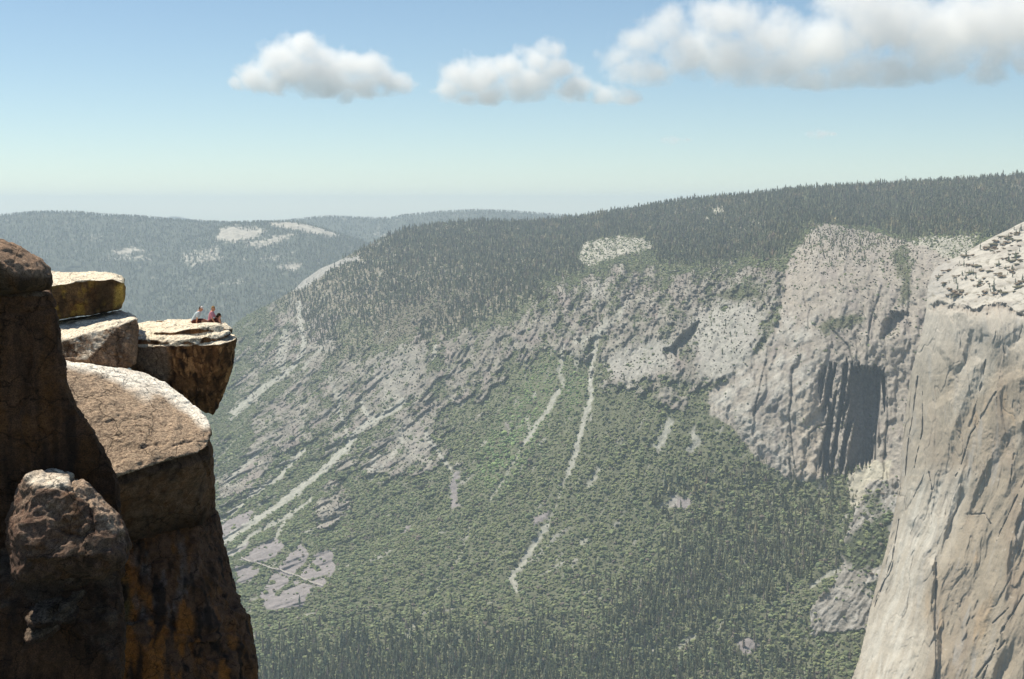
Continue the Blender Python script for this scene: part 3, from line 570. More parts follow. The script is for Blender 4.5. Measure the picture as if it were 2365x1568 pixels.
# the cliff's hidden left flank, turning back into the mountain
fl = []
for k in (7, 6, 5, 4, 3, 2, 1):
    q = P2[:, 0].copy(); dd = 22 * k**1.9; s_ = 1 + dd / q[:, 1]; q[:, 0] = q[:, 0] * s_ + dd * .35; q[:, 1] += dd; q[:, 2] -= dd * .25; fl.append(q)
Pc = np.concatenate([np.stack(fl, 1), P2], 1); Cc = np.concatenate([np.repeat(c2[:, :1], 7, 1), c2], 1)
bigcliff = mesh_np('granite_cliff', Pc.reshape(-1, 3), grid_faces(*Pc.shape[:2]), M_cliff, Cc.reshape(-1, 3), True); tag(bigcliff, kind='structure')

# path over the scree: a strip laid on the slope
tp = []
ts = np.linspace(0, 1, 60); tl = np.array(trail_pts, float); seg = np.linspace(0, 1, len(tl))
tu_ = np.interp(ts, seg, tl[:, 0]); tv_ = np.interp(ts, seg, tl[:, 1]) + 1.2 * np.sin(ts * 23)
def on_slope(u, v):
    j = int(np.clip(np.searchsorted(ucol, u), 1, NX - 1)); i = int(np.clip((v - vsil[j]) / (1740 - vsil[j]) * (NR - 1), 0, NR - 1)); return Pm[i, j]
pc = np.array([on_slope(a, b) for a, b in zip(tu_, tv_)])
co = []
for k in range(60): 
    w = 3.2 + 1.2 * math.sin(k * 1.7); co += [pc[k] + [0, 2.2, 6.6], pc[k] + [0, -1.4 - w * .2, 4.6]]
M_path, _, b_, _ = mat_new('pale_gravel'); b_.inputs['Base Color'].default_value = (.37, .34, .30, 1)
tag(mesh_np('path', np.array(co), [(2*k, 2*k+1, 2*k+3, 2*k+2) for k in range(59)], M_path), kind='structure')

# ------------------------------------------------------------------ haze over the valley
def box(name, x0, x1, y0, y1, z0, z1):
    co = [(x, y, z) for x in (x0, x1) for y in (y0, y1) for z in (z0, z1)]
    return mesh_np(name, np.array(co), [(0,1,3,2),(4,6,7,5),(0,4,5,1),(2,3,7,6),(0,2,6,4),(1,5,7,3)])
hz = box('haze', -30000, 30000, -3000, 35000, -1180, 280); tag(hz, kind='stuff')
M_hz = bpy.data.materials.new('haze'); M_hz.use_nodes = True; nt = M_hz.node_tree; nt.nodes.clear()
o_ = nt.nodes.new('ShaderNodeOutputMaterial'); pv = nt.nodes.new('ShaderNodeVolumePrincipled'); nt.links.new(pv.outputs[0], o_.inputs['Volume'])
pv.inputs['Density'].default_value = 4.2e-5; pv.inputs['Color'].default_value = (.72, .86, .985, 1); pv.inputs['Anisotropy'].default_value = .15
hz.data.materials.append(M_hz)

# ------------------------------------------------------------------ foreground rocks on the brink
def hull(bm, pts):
    vs = [bm.verts.new(tuple(p)) for p in pts]
    r = bmesh.ops.convex_hull(bm, input=vs)
    bad = [g for g in r['geom_interior'] if isinstance(g, bmesh.types.BMVert)] + [g for g in r['geom_unused'] if isinstance(g, bmesh.types.BMVert)]
    bmesh.ops.delete(bm, geom=list(set(bad)), context='VERTS')
def pts3(l): return [P(u, v, d) for u, v, d in l]
def back(l, dd, du=5.0):
    """the far side of a block, dd metres behind its face"""
    return [P(u - du, v - 1, d + dd) for u, v, d in l]
def rounded(outline, D, thick, seed=0):
    """a boulder: outline at mid depth, smaller rings in front and behind"""
    o = np.array([P(u, v, D) for u, v in outline]); c = o.mean(0); out = list(o)
    for s, t in ((.93, .38), (.78, .68), (.52, .9), (.2, 1.0)):
        for sg in (-1, 1):
            q = c + (o - c) * s; q[:, 1] = D + sg * t * thick / 2; out += list(q)
    return out
def rock(name, hulls, vox, mat, colfn, amp=(.12, .05, .015), wl=(1.6, .5, .14), smooth=6, seed=0, strat=0.0, crease=(), chip=.035):
    bm = bmesh.new()
    for h in hulls: hull(bm, h)
    me = bpy.data.meshes.new('t'); bm.to_mesh(me); bm.free()
    ob = bpy.data.objects.new('t', me); COL.objects.link(ob)
    m = ob.modifiers.new('r', 'REMESH'); m.mode = 'VOXEL'; m.voxel_size = vox; m.use_smooth_shade = True
    s = ob.modifiers.new('s', 'SMOOTH'); s.iterations = smooth; s.factor = .5
    dg = bpy.context.evaluated_depsgraph_get(); ev = ob.evaluated_get(dg)
    nm = bpy.data.meshes.new_from_object(ev); bpy.data.objects.remove(ob); bpy.data.meshes.remove(me)
    n = len(nm.vertices); co = np.empty(n * 3); nm.vertices.foreach_get('co', co); co = co.reshape(-1, 3)
    no = np.empty(n * 3); nm.vertices.foreach_get('normal', no); no = no.reshape(-1, 3)
    d = amp[0] * fbm(co / wl[0], 3, seed) + amp[1] * fbm(co / wl[1], 3, seed + 5) + amp[2] * noise(co / wl[2], seed + 9)
    d = d - .6 * amp[1] * np.clip(ridged(co / (wl[0] * .8), 2, seed + 31) - .62, 0, 1) * 4
    if strat: d = d + strat * np.abs(no[:, 2] < .6) * ridged(co / np.array([3, 3, .35]), 3, seed + 41)
    uu = CU + co[:, 0] / co[:, 1] * 0; Y = co[:, 2] / co[:, 1]
    # where each vertex stands in the photograph, to follow its stains, shade and ledges
    fy = co[:, 1] * cp - co[:, 2] * sp; uu = CU + F * co[:, 0] / fy; vv = CV - F * (co[:, 1] * sp + co[:, 2] * cp) / fy
    for pl, w, dep in crease:
        dd, _ = pdist(uu + 3 * noise(co / .3, 77), vv + 3 * noise(co / .35, 78), pl)
        d = d - dep * (1 - sstep(w * .4, w * 1.5, dd)) * (no[:, 1] < .4)
    # joints: the surface steps up or down across fracture lines
    for wl_, a_, s_ in ((1.5, chip, 1), (.55, chip * .45, 2)):
        n_ = fbm(co / np.array([wl_, wl_, wl_ * .7]), 3, seed + 60 + s_); d = d + a_ * np.tanh(n_ / .05)
    co2 = co + no * d[:, None]
    nm.vertices.foreach_set('co', co2.astype(np.float32).ravel()); nm.update()
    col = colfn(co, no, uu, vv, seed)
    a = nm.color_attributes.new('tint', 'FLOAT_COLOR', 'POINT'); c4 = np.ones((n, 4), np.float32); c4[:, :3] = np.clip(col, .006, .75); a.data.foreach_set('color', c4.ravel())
    nm.name = name; nm.materials.clear(); nm.materials.append(mat)
    o = bpy.data.objects.new(name, nm); COL.objects.link(o); return o
def base_rock(co, no, s, varn=.65, top=(.58, .53, .45), stain_shade=(.075, .044, .024), lo=.35, hi=.75):
    """pale weathered tops; steep faces varnished, streaked and darkened to deepen their shade"""
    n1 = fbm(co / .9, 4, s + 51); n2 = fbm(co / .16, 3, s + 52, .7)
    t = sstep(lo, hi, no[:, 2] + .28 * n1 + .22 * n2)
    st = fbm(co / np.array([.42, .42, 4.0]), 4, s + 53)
    dark = np.array(stain_shade)[None] * (1 + .5 * n1)[:, None] * np.ones((len(co), 1))
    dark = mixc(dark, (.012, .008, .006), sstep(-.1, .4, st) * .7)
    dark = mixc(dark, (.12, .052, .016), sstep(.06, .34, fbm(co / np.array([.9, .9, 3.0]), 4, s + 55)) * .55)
    c = dark * (1 - t)[:, None] + np.array(top) * t[:, None]  # pale tops against dark faces: part of the sun-and-shade contrast is painted in
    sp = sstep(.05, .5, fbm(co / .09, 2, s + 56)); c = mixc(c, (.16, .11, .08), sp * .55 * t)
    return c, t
M_rock = granite_near()
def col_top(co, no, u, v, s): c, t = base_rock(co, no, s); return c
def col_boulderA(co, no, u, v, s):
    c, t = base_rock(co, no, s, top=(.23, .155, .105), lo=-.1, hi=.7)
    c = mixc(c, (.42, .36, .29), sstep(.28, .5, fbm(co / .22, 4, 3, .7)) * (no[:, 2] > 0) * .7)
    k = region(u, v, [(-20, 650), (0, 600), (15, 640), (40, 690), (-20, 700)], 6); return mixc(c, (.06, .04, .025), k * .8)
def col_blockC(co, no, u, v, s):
    c, t = base_rock(co, no, s, top=(.64, .56, .43), stain_shade=(.10, .062, .03), lo=.3, hi=.6)
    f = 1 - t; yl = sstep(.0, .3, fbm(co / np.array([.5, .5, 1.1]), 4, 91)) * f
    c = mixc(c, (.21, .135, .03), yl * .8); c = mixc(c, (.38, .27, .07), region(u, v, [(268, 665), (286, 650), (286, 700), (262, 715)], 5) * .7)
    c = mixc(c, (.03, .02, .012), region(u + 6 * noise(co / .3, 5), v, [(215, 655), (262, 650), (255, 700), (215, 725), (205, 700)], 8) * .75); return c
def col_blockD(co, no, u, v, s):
    c, t = base_rock(co, no, s, top=(.62, .54, .42), stain_shade=(.24, .145, .085), lo=.45, hi=.7)
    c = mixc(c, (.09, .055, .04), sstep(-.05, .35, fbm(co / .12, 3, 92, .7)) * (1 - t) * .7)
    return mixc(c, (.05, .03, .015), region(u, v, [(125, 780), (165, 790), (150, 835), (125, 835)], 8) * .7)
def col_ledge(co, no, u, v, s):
    c, t = base_rock(co, no, s, top=(.64, .56, .43), stain_shade=(.15, .074, .032), lo=.25, hi=.5)
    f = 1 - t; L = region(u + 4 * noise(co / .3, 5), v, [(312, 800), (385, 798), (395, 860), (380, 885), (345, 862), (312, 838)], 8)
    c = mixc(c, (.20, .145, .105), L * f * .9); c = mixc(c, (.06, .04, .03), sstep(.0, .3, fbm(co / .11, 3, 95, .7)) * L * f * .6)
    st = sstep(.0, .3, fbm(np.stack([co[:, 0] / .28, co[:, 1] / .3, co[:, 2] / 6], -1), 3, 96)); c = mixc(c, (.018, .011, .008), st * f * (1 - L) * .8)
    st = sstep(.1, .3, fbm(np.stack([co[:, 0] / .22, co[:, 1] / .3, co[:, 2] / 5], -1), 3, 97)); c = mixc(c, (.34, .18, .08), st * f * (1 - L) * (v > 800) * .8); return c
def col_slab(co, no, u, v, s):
    c, t = base_rock(co, no, s, top=(.37, .275, .19), stain_shade=(.125, .062, .031), lo=.1, hi=.45)
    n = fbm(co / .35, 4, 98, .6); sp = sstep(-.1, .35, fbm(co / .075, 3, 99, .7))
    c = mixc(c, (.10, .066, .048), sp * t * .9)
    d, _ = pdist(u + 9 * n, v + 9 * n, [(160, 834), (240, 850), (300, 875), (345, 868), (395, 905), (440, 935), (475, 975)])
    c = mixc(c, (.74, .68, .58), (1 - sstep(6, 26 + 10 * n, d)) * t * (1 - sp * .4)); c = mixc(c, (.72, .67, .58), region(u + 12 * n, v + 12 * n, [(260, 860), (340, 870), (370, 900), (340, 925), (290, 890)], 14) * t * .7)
    c = c * (1 - .7 * (1 - t) * sstep(1110, 1225, v - .08 * (490 - u) + 18 * n))[:, None]; c = mixc(c, (.035, .022, .015), (1 - sstep(8, 18, pdist(u, v + 5 * n, [(262, 1112), (300, 1102), (352, 1086), (400, 1070), (470, 1052)])[0])) * (1 - t) * .8); return mixc(c, (.19, .125, .085), (1 - t) * region(u, v, [(262, 1105), (480, 1050), (490, 1180), (300, 1240)], 20) * sstep(-.4, .3, n) * .5)  # shade painted beneath the front edge and down the under-face
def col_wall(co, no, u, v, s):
    c, t = base_rock(co, no, s, top=(.13, .09, .06), stain_shade=(.10, .052, .030), lo=.75, hi=1.1)
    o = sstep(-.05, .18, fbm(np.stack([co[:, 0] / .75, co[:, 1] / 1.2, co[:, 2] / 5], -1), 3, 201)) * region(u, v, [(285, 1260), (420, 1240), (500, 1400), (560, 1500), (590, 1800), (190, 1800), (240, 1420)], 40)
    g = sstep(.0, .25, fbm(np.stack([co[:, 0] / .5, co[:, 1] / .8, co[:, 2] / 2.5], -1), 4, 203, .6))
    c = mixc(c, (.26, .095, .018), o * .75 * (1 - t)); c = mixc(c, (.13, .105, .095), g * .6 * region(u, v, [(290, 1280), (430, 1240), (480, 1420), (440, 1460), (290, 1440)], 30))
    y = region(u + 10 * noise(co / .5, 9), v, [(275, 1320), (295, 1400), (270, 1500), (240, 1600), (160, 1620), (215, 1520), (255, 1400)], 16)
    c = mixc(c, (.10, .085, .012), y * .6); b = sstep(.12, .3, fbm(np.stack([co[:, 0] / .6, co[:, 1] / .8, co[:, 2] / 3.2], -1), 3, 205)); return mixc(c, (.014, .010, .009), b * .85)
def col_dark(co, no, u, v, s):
    c, t = base_rock(co, no, s, top=(.12, .085, .06), stain_shade=(.085, .044, .024), lo=.6, hi=.95)
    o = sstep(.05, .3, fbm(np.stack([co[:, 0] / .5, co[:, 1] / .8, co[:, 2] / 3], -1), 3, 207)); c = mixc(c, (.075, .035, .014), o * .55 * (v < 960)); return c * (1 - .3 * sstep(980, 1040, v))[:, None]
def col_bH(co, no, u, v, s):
    c, t = base_rock(co, no, s, top=(.33, .245, .175), stain_shade=(.13, .078, .054), lo=.3, hi=.8)
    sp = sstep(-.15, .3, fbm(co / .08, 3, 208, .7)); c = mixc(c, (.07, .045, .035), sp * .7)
    c = c * (1 - .3 * sstep(1240, 1310, v + 22 * fbm(co / .5, 3, 4)))[:, None]; return mixc(c, (.60, .53, .43), region(u + 8 * noise(co / .3, 4), v, [(64, 1100), (130, 1088), (165, 1100), (150, 1130), (110, 1125), (66, 1118)], 6) * .8)  # foot of the boulder darkened in its colour, deepening the shade

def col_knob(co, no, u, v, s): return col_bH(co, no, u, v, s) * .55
# rounded boulder at the top left
bA = rock('boulder', [rounded([(-170, 640), (-150, 590), (-70, 553), (0, 552), (27, 562), (60, 581), (90, 602), (109, 623), (117, 641), (114, 659), (105, 669), (66, 680), (0, 693), (-100, 700)], 50.8, 3.4)],
          .055, M_rock, col_boulderA, amp=(.07, .04, .012), smooth=4, seed=11)
tag(bA, 'big rounded dark brown boulder perched on top of the rock pillar at the left edge', 'boulder')
# dark pillar below it
colA = [(-260, 676, 50.3), (60, 684, 50.3), (112, 676, 50.7), (126, 700, 50.7), (131, 770, 50.8), (134, 838, 50.7), (147, 902, 50.7), (158, 935, 50.7), (120, 1000, 50.5), (-260, 1000, 50.3)]
colB = [(-260, 880, 50.0), (140, 890, 50.6), (152, 918, 50.6), (186, 962, 50.7), (212, 997, 50.7), (236, 1034, 50.8), (256, 1078, 50.8), (268, 1105, 50.8), (278, 1200, 50.8), (285, 1330, 50.8), (-260, 1400, 50.2)]
colC = [(-260, 1230, 50.8), (120, 1230, 50.9), (268, 1270, 51.0), (285, 1420, 49.4), (282, 1560, 47.5), (240, 1800, 47), (-260, 1800, 47), (-260, 1420, 48.4), (120, 1400, 48.3)]
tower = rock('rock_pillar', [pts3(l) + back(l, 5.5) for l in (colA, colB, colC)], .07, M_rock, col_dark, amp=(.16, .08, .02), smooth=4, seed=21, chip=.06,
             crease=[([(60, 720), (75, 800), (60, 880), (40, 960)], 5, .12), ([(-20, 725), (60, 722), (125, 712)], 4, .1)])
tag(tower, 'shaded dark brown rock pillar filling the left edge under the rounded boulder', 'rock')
# square block with the yellow lichen
C1 = [(60, 668, 70.0), (113, 667, 69.7), (143, 655, 69.5), (186, 649, 69.5), (232, 648, 69.8), (262, 644, 70.0), (281, 652, 70.3), (289, 660, 70.8), (287, 688, 70.9), (281, 712, 70.9), (199, 728, 70.2), (129, 738, 70.0), (60, 745, 70.0),
      (60, 628, 74.5), (116, 628, 74.5), (172, 627, 74.5), (212, 629, 74.4), (255, 628, 74.2), (276, 633, 73.5), (288, 643, 72.5), (290, 653, 71.5)]
blkC = rock('rock_block', [pts3(C1) + back([(60, 745, 70), (282, 713, 70.9)], 3.5)], .05, M_rock, col_blockC, amp=(.06, .04, .014), smooth=2, seed=31)
tag(blkC, 'uppermost square rock block, white on top with yellow lichen on its shaded face', 'rock')
D1 = [(80, 800, 66.0), (129, 795, 66.1), (153, 785, 66.3), (186, 779, 66.7), (232, 763, 67.4), (282, 747, 67.9), (312, 736, 68.4), (319, 738, 68.8), (321, 765, 68.7), (313, 803, 68.4), (311, 825, 68.0), (312, 838, 67.8), (288, 853, 67.0), (232, 843, 66.4), (199, 834, 66.0), (159, 834, 65.8), (100, 832, 65.7),
      (80, 750, 72.0), (129, 743, 72.3), (200, 730, 73.0), (282, 714, 74.0), (297, 723, 73.0), (310, 731, 71.3)]
blkD = rock('rock_block', [pts3(D1) + back([(80, 830, 65.7), (312, 838, 67.8), (321, 765, 68.7)], 4.5)], .05, M_rock, col_blockD, amp=(.06, .04, .014), smooth=2, seed=41)
tag(blkD, 'wedge shaped rock block under the square block, half its top in shadow', 'rock')
# the jutting ledge with its three plates
E1 = [(300, 797, 70), (330, 802, 69.6), (395, 798, 69.2), (430, 800, 69.1), (470, 797, 69.1), (505, 796, 69.1), (530, 788, 69.5), (545, 781, 70), (544, 800, 70), (538, 840, 70.2), (530, 868, 70.5), (515, 906, 70.9), (505, 934, 71.2), (492, 957, 71.6), (478, 951, 71.4), (440, 938, 71), (395, 905, 70.6), (345, 868, 70.2), (300, 845, 70),
      (300, 772, 75.5), (500, 770, 75.5), (540, 772, 74.5)]
E2 = [(300, 780, 70), (345, 786, 69.8), (398, 790, 69.3), (430, 786, 69.2), (470, 777, 69.3), (527, 766, 70), (534, 772, 70), (500, 785, 69.5), (455, 796, 69.1), (398, 803, 69.2), (300, 803, 70), (300, 764, 75), (520, 760, 74)]
E3a = [(300, 772, 70.6), (320, 771, 70.4), (345, 779, 70.2), (356, 776, 70.1), (345, 787, 70.1), (315, 787, 70.4), (300, 787, 70.6), (318, 747, 76.5), (345, 742, 76.5), (300, 749, 76.5), (390, 739, 76.6), (380, 765, 70.6)]
E3b = [(356, 768, 70.2), (401, 766, 69.8), (440, 758, 69.8), (474, 753, 70), (505, 752, 70.2), (531, 760, 70.5), (533, 767, 70.5), (500, 765, 70), (450, 771, 69.8), (400, 781, 69.8), (360, 780, 70.2), (380, 739, 76.6), (430, 737.5, 76.6), (480, 740, 75.8), (511, 743, 74.6), (527, 750, 73), (535, 760, 71.6), (533, 766, 71.2), (380, 760, 76)]
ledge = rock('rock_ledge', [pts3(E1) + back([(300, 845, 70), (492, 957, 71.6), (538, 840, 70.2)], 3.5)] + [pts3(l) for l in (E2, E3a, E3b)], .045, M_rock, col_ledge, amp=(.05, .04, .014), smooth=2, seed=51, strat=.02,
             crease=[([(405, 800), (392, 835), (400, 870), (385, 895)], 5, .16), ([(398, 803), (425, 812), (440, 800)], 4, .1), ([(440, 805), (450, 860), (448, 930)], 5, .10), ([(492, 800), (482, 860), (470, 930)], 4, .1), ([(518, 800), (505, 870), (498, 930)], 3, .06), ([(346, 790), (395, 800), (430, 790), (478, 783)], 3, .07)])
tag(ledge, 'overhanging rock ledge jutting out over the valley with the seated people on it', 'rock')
# the big sloping slab and the bulge below it
F1 = [(100, 832, 63.0), (140, 831, 64.0), (165, 833, 65.0), (220, 846, 65.6), (290, 853, 66.0), (345, 862, 66.0), (395, 892, 65.5), (435, 922, 64.8), (475, 961, 63.6), (484, 985, 62.6), (487, 1004, 61.8), (484, 1026, 61.0), (455, 1045, 60.0), (372, 1061, 59.2), (320, 1083, 58.6), (265, 1104, 58.0), (100, 1110, 57.6),
      (489, 1085, 63.0), (496, 1106, 63.5), (497, 1180, 64.0), (462, 1212, 63.0), (290, 1252, 61.0), (100, 1260, 60.0)]
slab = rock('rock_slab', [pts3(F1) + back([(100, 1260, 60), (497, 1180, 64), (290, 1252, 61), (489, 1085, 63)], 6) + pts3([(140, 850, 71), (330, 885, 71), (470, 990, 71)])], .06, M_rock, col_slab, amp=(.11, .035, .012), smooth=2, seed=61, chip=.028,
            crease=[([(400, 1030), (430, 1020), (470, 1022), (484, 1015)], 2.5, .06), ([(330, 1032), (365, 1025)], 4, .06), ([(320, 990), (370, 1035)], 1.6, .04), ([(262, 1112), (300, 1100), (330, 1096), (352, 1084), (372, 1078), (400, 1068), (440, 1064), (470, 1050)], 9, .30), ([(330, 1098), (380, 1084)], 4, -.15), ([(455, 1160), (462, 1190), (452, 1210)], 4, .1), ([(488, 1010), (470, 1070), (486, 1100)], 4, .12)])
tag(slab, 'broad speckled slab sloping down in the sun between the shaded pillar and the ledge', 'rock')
# the cliff that carries them all, going down out of the picture
W1 = [(60, 1235, 61.4), (290, 1238, 61.6), (440, 1205, 63.2), (480, 1190, 65.5), (497, 1185, 66.0), (506, 1250, 66.0), (520, 1308, 66.0), (545, 1371, 65.5), (500, 1480, 61.5), (300, 1500, 59.5), (60, 1500, 59.0)]
W2 = [(60, 1330, 61.2), (290, 1330, 61.2), (500, 1300, 64.5), (522, 1312, 65.8), (546, 1372, 65.5), (557, 1406, 65.3), (560, 1500, 63.0), (540, 1620, 61.0), (300, 1640, 58.5), (60, 1640, 58.0)]
W3 = [(60, 1440, 59.4), (300, 1440, 59.4), (540, 1400, 64.0), (558, 1408, 64.8), (573, 1424, 64.6), (584, 1480, 64.3), (590, 1530, 64.0), (594, 1568, 63.8), (602, 1660, 63.5), (612, 1800, 63.0), (500, 1800, 59.0), (60, 1800, 57.0)]
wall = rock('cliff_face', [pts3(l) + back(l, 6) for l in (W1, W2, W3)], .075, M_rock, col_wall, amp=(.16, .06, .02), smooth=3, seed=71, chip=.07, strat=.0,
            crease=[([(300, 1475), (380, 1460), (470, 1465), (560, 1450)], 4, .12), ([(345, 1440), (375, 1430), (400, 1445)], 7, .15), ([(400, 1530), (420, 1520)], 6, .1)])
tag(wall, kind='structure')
# lit boulder at the lower left and the small lumps under it
Ho = [(64, 1099), (125, 1089), (162, 1096), (202, 1123), (214, 1141), (242, 1158), (271, 1191), (289, 1228), (297, 1261), (288, 1290), (256, 1326), (210, 1330), (158, 1322), (105, 1334), (42, 1336), (32, 1300), (24, 1235), (24, 1195), (48, 1169), (55, 1140)]
def tilt(l, D):
    """boulder whose face leans back: its foot stands nearer than its top"""
    return [P(u, v, D - (v - 1090) * .0060) for u, v in l]
h1 = tilt(Ho, 46.6); hc = [P(u, v, 45.7 - (v - 1090) * .0060) for u, v in [(80, 1125), (140, 1115), (190, 1150), (235, 1190), (262, 1230), (255, 1280), (200, 1285), (120, 1290), (60, 1290), (45, 1230), (75, 1170)]]
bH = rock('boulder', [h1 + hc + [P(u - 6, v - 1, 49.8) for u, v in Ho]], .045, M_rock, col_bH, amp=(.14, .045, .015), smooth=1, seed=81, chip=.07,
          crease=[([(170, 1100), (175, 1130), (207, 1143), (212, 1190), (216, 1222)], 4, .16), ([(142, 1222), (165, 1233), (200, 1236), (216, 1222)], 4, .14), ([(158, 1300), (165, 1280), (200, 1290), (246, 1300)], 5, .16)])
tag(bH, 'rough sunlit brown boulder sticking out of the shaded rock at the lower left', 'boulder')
sm = [('small reddish knob of rock directly under the large sunlit boulder', [(160, 1345), (165, 1320), (185, 1300), (208, 1305), (212, 1325), (200, 1345), (175, 1352)]),
      ('small crumbling rock knob with a bright crest at the lower left', [(68, 1452), (70, 1442), (95, 1434), (120, 1440), (130, 1452), (118, 1462), (112, 1474), (78, 1474)]),
      ('jagged little rock lump in shade above the bright crested knob', [(66, 1405), (100, 1398), (130, 1392), (126, 1412), (172, 1410), (180, 1425), (120, 1432), (74, 1428)]),
      ('tiny sunlit rock nub right of the jagged lump', [(148, 1392), (152, 1382), (172, 1380), (182, 1394), (172, 1402), (155, 1402)])]
for k, (lb, ol) in enumerate(sm):
    o = rock('rock', [rounded(ol, 47.0, 2.8)], .035, M_rock, col_knob, amp=(.10, .07, .02), wl=(.6, .25, .1), smooth=2, seed=300 + k); tag(o, lb, 'rock')

# ------------------------------------------------------------------ conifers one by one: the largest in view
M_bark = mat_new('bark')[0]; M_bark.node_tree.nodes['Principled BSDF'].inputs['Base Color'].default_value = (.10, .07, .05, 1)
def tree_proto(seed, tiers=9, sides=9, slim=.19, col=(.055, .07, .046)):
    vs, fs = cone_tree(tiers, sides, seed, slim); r = np.random.default_rng(seed)
    cr = mesh_np('crown', vs, fs, M_leaf, np.array(col)[None] * (1 + .2 * r.normal(size=(len(vs), 1))))
    a = np.arange(6) * math.pi / 3; ring = lambda z, q: np.stack([q * np.cos(a), q * np.sin(a), 0 * a + z], -1)
    tv = np.concatenate([ring(-.06, .016), ring(.5, .009), ring(.93, .002)])
    tf = [(k * 6 + s, k * 6 + (s + 1) % 6, k * 6 + 6 + (s + 1) % 6, k * 6 + 6 + s) for k in range(2) for s in range(6)]
    tr = mesh_np('trunk', tv, tf, M_bark)
    return cr.data, tr.data, cr, tr
protos = [tree_proto(700 + k, 8 + k % 3, 9, .17 + .02 * (k % 3), c_) for k, c_ in enumerate([(.13, .155, .09), (.115, .145, .09), (.15, .17, .09), (.10, .125, .078), (.165, .175, .095), (.13, .15, .10)])]
protos.append(tree_proto(790, 7, 8, .15, (.16, .13, .10)))                  # a dead, brown one
for p_ in protos:
    for o in p_[2:]: bpy.data.objects.remove(o)
def conifer_tree(loc, h, k, label, group):
    root = bpy.data.objects.new('pine_tree', None); COL.objects.link(root); root.location = loc; root.scale = (h * rng.uniform(.9, 1.2),) * 2 + (h,)
    root.rotation_euler = (0, 0, rng.random() * 6.28); tag(root, label, 'tree', group)
    for nm, me in (('crown', protos[k][0]), ('trunk', protos[k][1])):
        o = bpy.data.objects.new(nm, me); COL.objects.link(o); o.parent = root
    return root
q, h = LOW
order = np.argsort(-(h / q[:, 1]) * (1 + .25 * rng.random(len(h)))); fy_ = q[:, 1] * cp - q[:, 2] * sp
uq = CU + F * q[:, 0] / fy_; vq = CV - F * (q[:, 1] * sp + q[:, 2] * cp) / fy_
vis = (uq > 600) & (uq < 1960) & (vq < 1590) & (vq > 1400)
sel = [i for i in order if vis[i]][:262]; rest = np.ones(len(q), bool); rest[sel] = False
scatter('valley_forest', q[rest] - [0, 0, 1.5], h[rest], h[rest] * rng.uniform(.85, 1.2, rest.sum()), con_n, conifer_cols(rest.sum(), .08) * 1.2, M_leaf)
bands = [(0, 800, 'beside the dark foreground cliff'), (800, 1100, 'at the bottom, left of centre'), (1100, 1400, 'at the bottom centre'), (1400, 1700, 'at the bottom, right of centre'), (1700, 3000, 'near the foot of the right cliff')]
for n_, i in enumerate(sel):
    dead = rng.random() < .04; b = [x for x in bands if x[0] <= uq[i] < x[1]][0]
    conifer_tree(q[i] - [0, 0, .8], h[i], 6 if dead else n_ % 6, ('bare brown dead conifer ' if dead else 'tall dark green conifer in dense forest ') + b[2], 'conifers in the forest at the foot of the slope')
# named single trees
for u, v, hh, k, lb in [(690, 1398, 30, 3, 'lone dark conifer at the lower edge of the grey scree under the path'), (1534, 1128, 44, 3, 'biggest of the dark conifers beside the small grey rockslide'),
                        (1563, 1118, 38, 3, 'second dark conifer right of the biggest one by the small rockslide'), (1578, 1122, 30, 1, 'smallest dark conifer at the top of the small rockslide'), (1515, 1128, 26, 0, 'short conifer left of the biggest dark conifer on the green slope')]:
    conifer_tree(on_slope(u, v), hh, k, lb, None)

# shrubs and small pines on the bald dome
def on_cliff(u, v):
    i = int(np.clip((v - vr[0]) / (vr[-1] - vr[0]) * (NV - 1), 0, NV - 1)); x = np.clip((u - ue[i]) / (2640 - ue[i]), 0, 1)
    return P2[i, int(round(x**(1 / 1.25) * (NU - 1)))]
shr = []
for k in range(3):
    parts = []; base = 0; VV, FF = [], []; r = np.random.default_rng(800 + k)
    for m in range(9):
        vs, fs = clump(810 + k * 20 + m, 1, .3); s_ = r.uniform(.35, .6)
        VV.append(vs * s_ + np.array([r.uniform(-.5, .5), r.uniform(-.3, .3), r.uniform(-.03, .12)])); FF.append(fs + base); base += len(vs)
    o = mesh_np('shrub', np.concatenate(VV), np.concatenate(FF), M_leaf, np.tile([(.19, .135, .08), (.16, .145, .085), (.20, .15, .10)][k], (base, 1)) * r.uniform(.7, 1.3, (base, 1)))
    shr.append(o.data); bpy.data.objects.remove(o)
cl_c = [(2330, 560, 30, 16, 22), (2290, 575, 26, 10, 14), (2240, 640, 34, 10, 16), (2270, 660, 34, 8, 14), (2210, 690, 26, 10, 9), (2310, 625, 30, 16, 20), (2335, 605, 18, 12, 12), (2350, 655, 16, 10, 8),
        (2250, 612, 30, 10, 12), (2200, 645, 20, 16, 8), (2200, 672, 30, 8, 9), (2300, 675, 40, 8, 14), (2180, 635, 14, 10, 4), (2345, 590, 20, 20, 9), (2230, 590, 14, 6, 6), (2350, 540, 14, 8, 8)]
where = lambda u, v: ('near the skyline of' if v < 590 else 'in the middle of' if v < 650 else 'above the rim of') + ' the bald dome, ' + ('left end' if u < 2235 else 'centre' if u < 2300 else 'right end')
ns = 0
